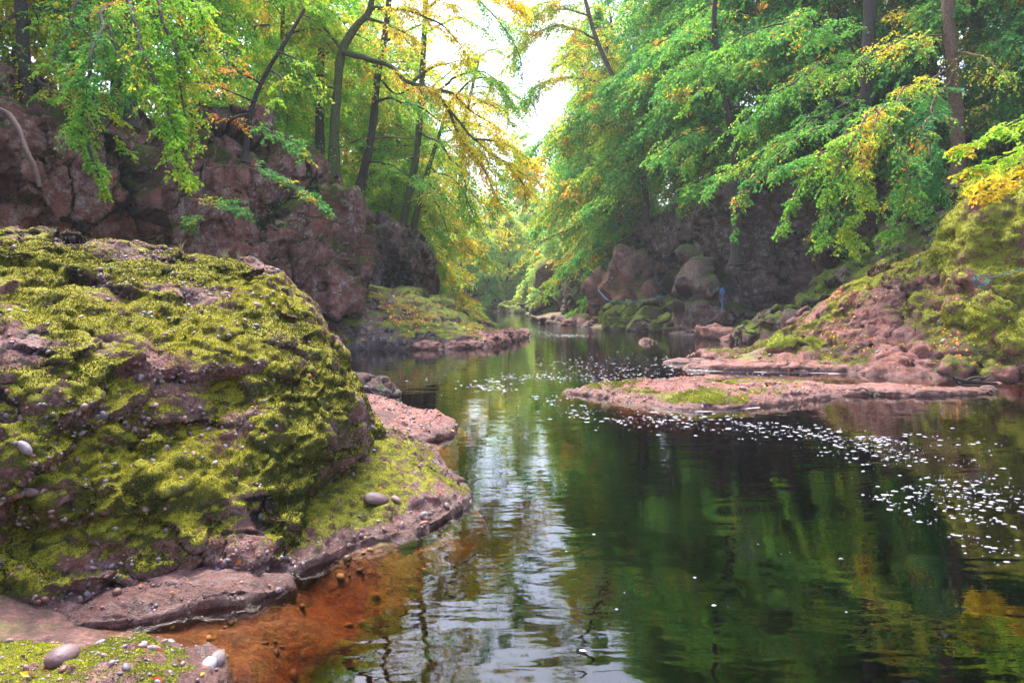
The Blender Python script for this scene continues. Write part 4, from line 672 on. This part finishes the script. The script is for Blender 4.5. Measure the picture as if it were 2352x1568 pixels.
for i, (pts, r, lb) in enumerate([(((1690, 400, 40), (1685, 330, 40), (1660, 200, 40), (1640, 60, 40), (1650, -60, 40)), .26, 'dark trunk half hidden in leaves above the right cliff'), (((268, 160, 27), (258, 80, 27), (250, -60, 27)), .26, 'grey trunk behind the weeping boughs on the left'),
                                   (((735, 200, 36), (738, 80, 36), (728, -60, 36)), .25, 'dark upright trunk just left of the gnarled golden tree'), (((1480, 420, 58), (1440, 250, 58), (1370, 90, 58), (1330, -60, 58)), .3, 'pale trunk leaning towards the sky gap from the right'), (((1105, 120, 60), (1085, 200, 60), (1060, 330, 60))[::-1], .2, 'thin far trunk against the sky in the gap')]):
    p = T_(*pts); bb = autoboughs(p, 14, 6.5, .25, 180 if p[0][0] > 0 else 0, 3.1, rs=np.random.RandomState(200 + i))
    if i == 3: bb += [{'p': q_, 'dens': 2.0, 'w': 2.8} for q_ in [np.array(T_((1420, 210, 58), (1340, 180, 56), (1250, 190, 55), (1210, 230, 54))), np.array(T_((1370, 90, 58), (1290, 60, 56), (1210, 90, 55), (1170, 150, 54))), np.array(T_((1340, -20, 58), (1260, 0, 56), (1190, 40, 55))), np.array(T_((1440, 250, 58), (1380, 290, 56), (1290, 300, 55))), np.array(T_((1355, 40, 58), (1300, 20, 57), (1230, 40, 56), (1180, 110, 55)))]]
    tree('beech_tree', lb, p[0], p, r, bb, 'mixed' if i in (2, 3, 4) else 'green', 'dark' if i in (0, 2) else 'grey', ls=.15, dens=1.1, width=2.4, r1=r * .5, parts=i < 3)

# ------------------------------------------------------------------ undergrowth on the slopes (uncountable)
def undergrowth():
    n = 420000; x = R.uniform(-48, 48, n); y = R.uniform(10, 130, n); f = sdist(x, y, FLOOR)
    k = (f > 1.2) & (f < 26) & (R.rand(n) < np.clip(60. / y, .15, 1)); x, y = x[k], y[k]; z = ground(x, y)
    P = np.stack([x, y, z + R.rand(len(x)) ** 2 * (.5 + .9 * sst(-.1, .4, noise(np.stack([x, y, z * 0], 1) * .35, 5)))], 1); m = len(x)
    cl = fbm(P * .5, 3, 3); keep = cl > -.12; P = P[keep]; m = len(P); dr = nrm(R.randn(m, 3) * [1, 1, .6] + [0, 0, .2]); nn = nrm(np.array([0, 0, 1]) + .7 * R.randn(m, 3)); nn = nrm(nn - dr * (nn * dr).sum(1, keepdims=True))
    s = (.10 + .10 * R.rand(m)) * np.clip(P[:, 1] / 35, 1, 2.4); B = Buf(); B.leaves(P, dr, nn, s, s * .6, leafcol(P, 'dark', .4) * .9)
    tag(B.build('undergrowth', M_LEAF, smooth=False), 'ferns, ivy and low leafy growth covering the wooded slopes', 'undergrowth', None, 'stuff')
undergrowth()
def ferns(o, n, size, w, label, kind='dark', name='foliage', k=9):
    p, nn, f = facesample(o, n, w); B = Buf()
    P = np.repeat(p, k, 0) + R.randn(n * k, 3) * size * [1.6, 1.6, .8] + [0, 0, size * .3]; m = len(P)
    dr = nrm(R.randn(m, 3) * [1, 1, .7]); q = nrm(np.array([0, 0, 1]) + .5 * R.randn(m, 3)); q = nrm(q - dr * (q * dr).sum(1, keepdims=True)); s = size * (.35 + .4 * R.rand(m))
    B.leaves(P, dr, q, s, s * .55, leafcol(P, kind, .6)); loc = ROCKS[o.name][4]
    e = mesh(name, np.concatenate(B.V) - loc, np.concatenate(B.Q), M_LEAF, o, (0, 0, 0), False, np.concatenate(B.c)); e['kind'] = 'stuff'
ferns(c1, 2600, .16, lambda P, n, m: (n[:, 2] > .35) * (P[:, 2] > 1) * sst(.0, .3, fbm(P * .5, 2, 4) + .1), 'x', 'green')
ferns(c2, 700, .2, lambda P, n, m: (n[:, 2] > .1) * (P[:, 2] > 1) * sst(.0, .3, fbm(P * .5, 2, 4) + .15), 'x', 'green')
ferns(c4, 3000, .22, lambda P, n, m: (n[:, 2] > -.1) * (P[:, 2] > 3.5) * sst(.0, .3, fbm(P * .4, 2, 4) + .1), 'x', 'dark')
ferns(wall, 420, .09, lambda P, n, m: (P[:, 2] > .6) * (P[:, 0] < 18) * sst(-.1, .3, fbm(P * .9, 2, 4)), 'x', 'lime', k=12)
ferns(slope, 1500, .14, lambda P, n, m: (P[:, 2] > .8) * sst(-.1, .3, fbm(P * .6, 2, 4)), 'x', 'dark')
ferns(out, 160, .08, lambda P, n, m: (P[:, 2] > 1.) * sst(.1, .4, fbm(P * .9, 2, 4)), 'x', 'lime')
ferns(c3, 500, .5, lambda P, n, m: (P[:, 2] > 3), 'x', 'lime')

# ================================================================== small things
def litter():
    B = Buf()
    for o, n, s, w in [(out, 4200, .085, lambda P, n, m: (P[:, 2] > .05) * (n[:, 2] > .35) * (P[:, 1] < 25.5) * (.08 + sst(.05, .4, fbm(P * .8, 3, 9)))), (wall, 300, .08, lambda P, n, m: (n[:, 2] > .35) * (P[:, 2] < 3)), (prom, 4500, .14, lambda P, n, m: (n[:, 2] > .3) * (P[:, 2] > .1) * (.1 + sst(.0, .4, fbm(P * .6, 3, 9)))),
                       (isl, 110, .06, vis), (ledge, 70, .05, vis), (near, 22, .05, nv), (boulder, 80, .05, lambda P, n, m: (n[:, 2] > .3) * (P[:, 1] < 9)), (bar, 40, .06, vis), (spit, 140, .055, vis), (slope, 260, .09, vis), (sh1, 120, .07, vis), (tip, 6, .04, vis), (hump, 60, .1, vis)]:
        p, nn, f = facesample(o, n, w); t = nrm(np.cross(nn, R.randn(n, 3))); q = nrm(nn + .3 * R.randn(n, 3)); t = nrm(t - q * (t * q).sum(1, keepdims=True)); z = s * (.6 + .8 * R.rand(n))
        c = np.array([(.75, .22, .04), (.62, .14, .03), (.75, .42, .10), (.70, .50, .04), (.40, .13, .05)])[R.randint(0, 5, n)] * (.7 + .5 * R.rand(n, 1))
        B.leaves(p + nn * .012, t, q, z, z * .7, c, .25)
    tag(B.build('fallen_leaves', M_LEAFFALL, smooth=False), 'orange and brown fallen leaves scattered over the rocks', 'leaves', None, 'stuff')
litter()
def foam():
    B = Buf(); pts = []
    def band(line, n, sd):                 # line in picture points, on the water
        q = np.array([W(*a) for a in line]); c = cr(q, np.sort(R.rand(n)) * (len(q) - 1), False); wsd = np.linspace(sd[0], sd[1], n)[:, None]
        pts.append(c + R.randn(n, 2) * wsd)
    band([(1090, 882), (1180, 868), (1300, 868), (1430, 860), (1560, 850), (1690, 862)], 800, (.3, 1.3))
    band([(1095, 885), (1200, 905), (1320, 940), (1440, 965)], 330, (.15, .5))
    band([(1300, 840), (1450, 830), (1600, 820)], 350, (1., 1.8))
    band([(1440, 962), (1600, 965), (1780, 985), (1960, 1010), (2120, 1060), (2230, 1120), (2330, 1210)], 900, (.50, .40))
    band([(1960, 1010), (2080, 1090), (2200, 1150), (2320, 1200)], 330, (.4, .3))
    band([(2020, 1140), (2120, 1190), (2220, 1230), (2330, 1290)], 120, (.07, .12))
    band([(1950, 1000), (2100, 1020), (2300, 1020)], 140, (.4, .5))
    band([(1080, 730), (1150, 742), (1230, 764), (1290, 771), (1350, 768)], 500, (.9, .7))
    band([(1200, 752), (1260, 766), (1330, 770)], 300, (.4, .5))
    band([(800, 900), (900, 880), (1000, 870)], 60, (.8, .8))
    pts.append(np.stack([R.uniform(-.6, 3, 16), R.uniform(3.9, 7, 16)], 1))
    p = np.concatenate(pts); s = sdist(p[:, 0], p[:, 1], RIVER); isd = sdist(p[:, 0], p[:, 1], np.array([(1.2, 16), (2.1, 15.1), (2.5, 14.1), (3.6, 13.35), (5.1, 13.9), (6.4, 14.7), (7.3, 15.2), (11.3, 15.7), (11.3, 16.4), (6, 17), (4.4, 17.3), (2.7, 17)]))
    cl = noise(np.stack([p[:, 0] * 1.1, p[:, 1] * 2.2, p[:, 0] * 0], 1), 66) + .5 * noise(np.stack([p[:, 0] * 3, p[:, 1] * 6, p[:, 0] * 0], 1), 67); p = p[(s < -.1) & (isd > .05) & (cl > -.15 - .4 * R.rand(len(p)))]; n = len(p); k = 10; th = np.arange(k) * 2 * math.pi / k
    d = p[:, 1]; rx = (.006 + .032 * R.rand(n) ** 3) * np.clip(d / 9, 1, 1.35); ry = rx * (.35 + .4 * R.rand(n)); wob = 1 + .35 * R.randn(n, k) * .6
    x = p[:, :1] + rx[:, None] * np.cos(th) * wob; y = p[:, 1:] + ry[:, None] * np.sin(th) * wob
    a = np.stack([x, y, np.full_like(x, .004)], -1); cn = np.stack([p[:, 0], p[:, 1], np.full(n, .012)], -1)
    V = np.concatenate([a, cn[:, None]], 1).reshape(-1, 3); j = np.arange(k); T = np.stack([j, (j + 1) % k, np.full(k, k)], 1); T = (T[None] + (np.arange(n) * (k + 1))[:, None, None]).reshape(-1, 3)
    # froth lines along the shelves
    m, nt = newmat('foam'); q = N(nt); b = q('ShaderNodeBsdfPrincipled', {'Base Color': (.34, .33, .37, 1), 'Roughness': .6}); q('ShaderNodeOutputMaterial', {0: b.outputs[0]})
    ex = Buf()
    ex.add(V, np.concatenate([T, T[:, 2:]], 1)[:0], (1, 1, 1))
    lines = [[(6.0, 22.6), (6.9, 22.45), (8.0, 22.4), (9.4, 22.3)], [(5.4, 21.1), (6.5, 20.5), (8.4, 20.2), (10.5, 20.0)], [(9.2, 19.9), (10.6, 19.8), (11.4, 19.1)], [(2.4, 14.1), (3.6, 13.25), (5, 13.75)], [(5.1, 22.9), (6.1, 22.6), (7, 22.5)]]
    VV = [V]; TT = [T]; off = len(V)
    for l in lines:
        c = curve([(a, b_, 0) for a, b_ in l], 70); wd = np.clip(.0 + .04 * noise(c * 3.5, 8), 0, 1); wd[[0, -1]] = 0; nz = .04 * noise(c * 1.7, 3)
        A = c + np.array([0, 1, 0]) * (wd + nz)[:, None] + [0, 0, .012]; Bq = c - np.array([0, 1, 0]) * (wd - nz)[:, None] + [0, 0, .005]
        VV.append(np.concatenate([A, Bq])); i = np.arange(69); TT.append(np.concatenate([np.stack([i, i + 70, i + 1], 1), np.stack([i + 1, i + 70, i + 71], 1)]) + off); off += 140
    tag(mesh('foam', np.concatenate(VV), np.concatenate(TT), m, smooth=False), 'white foam flecks drifting in curved bands on the dark pool', 'foam', None, 'stuff')
foam()
def rope(label, lines, r=.02, c=(.03, .22, .36)):
    o = None; B = Buf()
    for l in lines: B.tube(curve(l, 40), r, r, c, 6)
    V = np.concatenate(B.V); loc = V.mean(0); tag(B.build('rope', M_ROPE, None, (0, 0, 0)), label, 'rope', 'blue ropes left on the right bank')
def DD(l, d): return [D(x, y, d if len(t) == 0 else t[0]) for x, y, *t in l]
rope('blue-green rope stretched to a knotted bundle on the steep mossy bank', [DD([(2420, 600), (2352, 616), (2300, 630), (2258, 640), (2240, 632)], 18.2), DD([(2240, 632), (2250, 650), (2270, 640), (2255, 630), (2238, 645), (2262, 655), (2275, 642)], 18.1), DD([(2240, 636), (2232, 642), (2245, 660), (2258, 650)], 18.1), DD([(2262, 650), (2262, 672)], 18.05)], .012, (.03, .17, .22))
rope('blue rope hanging straight down the foot of the dark right cliff', [DD([(1660, 660), (1659, 685), (1658, 712)], 38), DD([(1660, 660), (1654, 668), (1658, 676), (1663, 668), (1660, 661)], 38)], .035, (.04, .16, .40))
rope('thin blue line sagging across the mossy boulders of the right bank', [DD([(1372, 664, 50), (1380, 672, 49), (1400, 690, 46), (1440, 693, 46), (1500, 684, 46), (1535, 676, 46)], 50)], .022, (.05, .20, .42))
def wood(name, label, lines, c=(.16, .09, .07)):
    B = Buf()
    for l, r0, r1 in lines: B.tube(curve(l, 16), r0, r1, c, 8, wob=.3)
    tag(B.build(name, M_WOOD), label, 'driftwood', 'pieces of dead wood')
wood('driftwood', 'blackened driftwood sticks stranded at the edge of the shallow pool', [(DD([(2190, 868), (2230, 876), (2290, 880)], 16.6), .05, .03), (DD([(2200, 880), (2250, 872), (2275, 860)], 16.7), .04, .015), (DD([(2215, 874), (2240, 866), (2262, 868)], 16.6), .035, .02), (DD([(2195, 874), (2210, 884), (2260, 884)], 16.5), .03, .02)], (.035, .025, .022))
wood('dead_branch', 'weathered brown stump branch lying on the mossy promontory', [(DD([(740, 708), (775, 704), (800, 695), (812, 692)], 31), .14, .07), (DD([(775, 704), (760, 718)], 31), .07, .03), (DD([(800, 695), (790, 684)], 31), .06, .02)])
wood('dead_root', 'bare reddish dead trunk slanting down the slope at the left edge', [(DD([(20, 262, 15.6), (45, 300, 15.4), (60, 345, 15.2), (80, 385, 15.1), (92, 430, 15)], 15), .075, .04), (DD([(20, 262), (-20, 240)], 15.6), .06, .03)], (.09, .05, .04))
# grass tufts on top of the boulder
def tuft(p, h, n, label):
    B = Buf()
    for i in range(n):
        a = R.rand() * 6.28; l = h * (.5 + .6 * R.rand()); e = R.rand() * .5; q = [np.array(p), np.array(p) + [math.cos(a) * e * l * .4, math.sin(a) * e * l * .4, l * .6], np.array(p) + [math.cos(a) * e * l, math.sin(a) * e * l, l]]
        B.tube(curve(q, 5), .003, .0012, (.42, .38, .20), 3)
    tag(B.build('grass_tuft', M_LEAFFALL), label, 'grass', 'dry grass tufts on the boulder')
P0 = ROCKS[boulder.name][0]
for (x, y, dd, h, lb) in [(435, 535, 8.6, .16, 'dry grass tuft on the boulder skyline, left of the others'), (520, 550, 8.5, .17, 'middle dry grass tuft on the boulder skyline'), (560, 562, 8.4, .13, 'dry grass tuft on the boulder skyline where it starts to drop'), (130, 528, 7.5, .12, 'pale green grass tuft on the boulder top near the left edge'), (680, 625, 8.1, .14, 'lowest dry grass tuft on the right shoulder of the boulder')]:
    q = np.array(D(x, y, dd)); i = np.argmin(((P0 - q) ** 2 * [1, 1, .3]).sum(1)); tuft(P0[i] - [0, 0, .01], h, 26, lb)

def bedstones():
    n = 1300; x = R.uniform(-4.6, -.4, n); y = R.uniform(3.3, 6.3, n); s = sdist(x, y, RIVER); k = (s < -.02) & (s > -.85); x, y = x[k], y[k]; z = ground(x, y)
    r = .005 + .05 * R.rand(len(x)) ** 6; V, T, c = pebble_geo(np.stack([x, y, z], 1), np.tile([0, 0, 1.], (len(x), 1)), r, I1, .2)
    c = np.repeat(np.array([(.20, .10, .035), (.10, .045, .018), (.28, .16, .06), (.07, .035, .02)])[R.randint(0, 4, len(x))], len(I1[1]), 0)
    tag(mesh('pebbles', V, T, M_PEB, None, (0, 0, 0), True, c), 'amber brown stones and pebbles lying in the peaty shallows', 'pebbles', None, 'stuff')
bedstones()
# ================================================================== light, air, camera
sc = bpy.context.scene
w = bpy.data.worlds.new('World'); sc.world = w; w.use_nodes = True; nt = w.node_tree; nt.nodes.clear()
sky = nt.nodes.new('ShaderNodeTexSky'); sky.sky_type = 'NISHITA'; sky.sun_disc = False
EL, AZ = 62, -24                            # degrees; azimuth from straight ahead (+y) towards the right
sky.sun_elevation = rad(EL); sky.sun_rotation = rad(AZ); sky.dust_density = 4.; sky.air_density = 1.; sky.ozone_density = 1.5
bg = nt.nodes.new('ShaderNodeBackground'); bg.inputs[1].default_value = .10
ow = nt.nodes.new('ShaderNodeOutputWorld'); nt.links.new(sky.outputs[0], bg.inputs[0]); nt.links.new(bg.outputs[0], ow.inputs[0])
L = bpy.data.lights.new('sun', 'SUN'); L.energy = 1.5; L.angle = rad(25); L.color = (1, .96, .9); so = link(bpy.data.objects.new('sun', L))
so.rotation_euler = (rad(90 - EL), 0, rad(180 - AZ)); so.location = (0, 0, 40)
def hazemat():
    m, nt = newmat('river_mist'); n = N(nt)
    v = n('ShaderNodeVolumePrincipled', {'Color': (.93, .97, 1., 1), 'Density': HAZE, 'Anisotropy': .0})
    n('ShaderNodeOutputMaterial', {1: v.outputs[0]}); return m
HAZE = .0006
if HAZE:
    x0, x1, y0, y1, z0, z1 = -110, 115, -40, 255, -7, 60
    V = [(x0, y0, z0), (x1, y0, z0), (x1, y1, z0), (x0, y1, z0), (x0, y0, z1), (x1, y0, z1), (x1, y1, z1), (x0, y1, z1)]
    tag(mesh('haze', V, [(0, 3, 2, 1), (4, 5, 6, 7), (0, 1, 5, 4), (1, 2, 6, 5), (2, 3, 7, 6), (3, 0, 4, 7)], hazemat(), smooth=False), 'thin pale mist filling the gorge', 'haze', None, 'stuff')
cam = bpy.data.cameras.new('camera'); co = link(bpy.data.objects.new('camera', cam)); sc.camera = co
cam.sensor_width = 36; cam.lens = 24; cam.clip_end = 2000; cam.clip_start = .05
co.location = (0, 0, HC); co.rotation_euler = (rad(90), 0, 0); cam.shift_y = (HZ - 341) / 1024.
sc.view_settings.view_transform = 'Standard'; sc.view_settings.look = 'None'; sc.view_settings.exposure = 2.8; sc.view_settings.gamma = 1
cy = sc.cycles; cy.max_bounces = 8; cy.diffuse_bounces = 3; cy.glossy_bounces = 3; cy.transmission_bounces = 4; cy.transparent_max_bounces = 12; cy.volume_bounces = 0
cy.sample_clamp_indirect = 6; cy.use_denoising = True
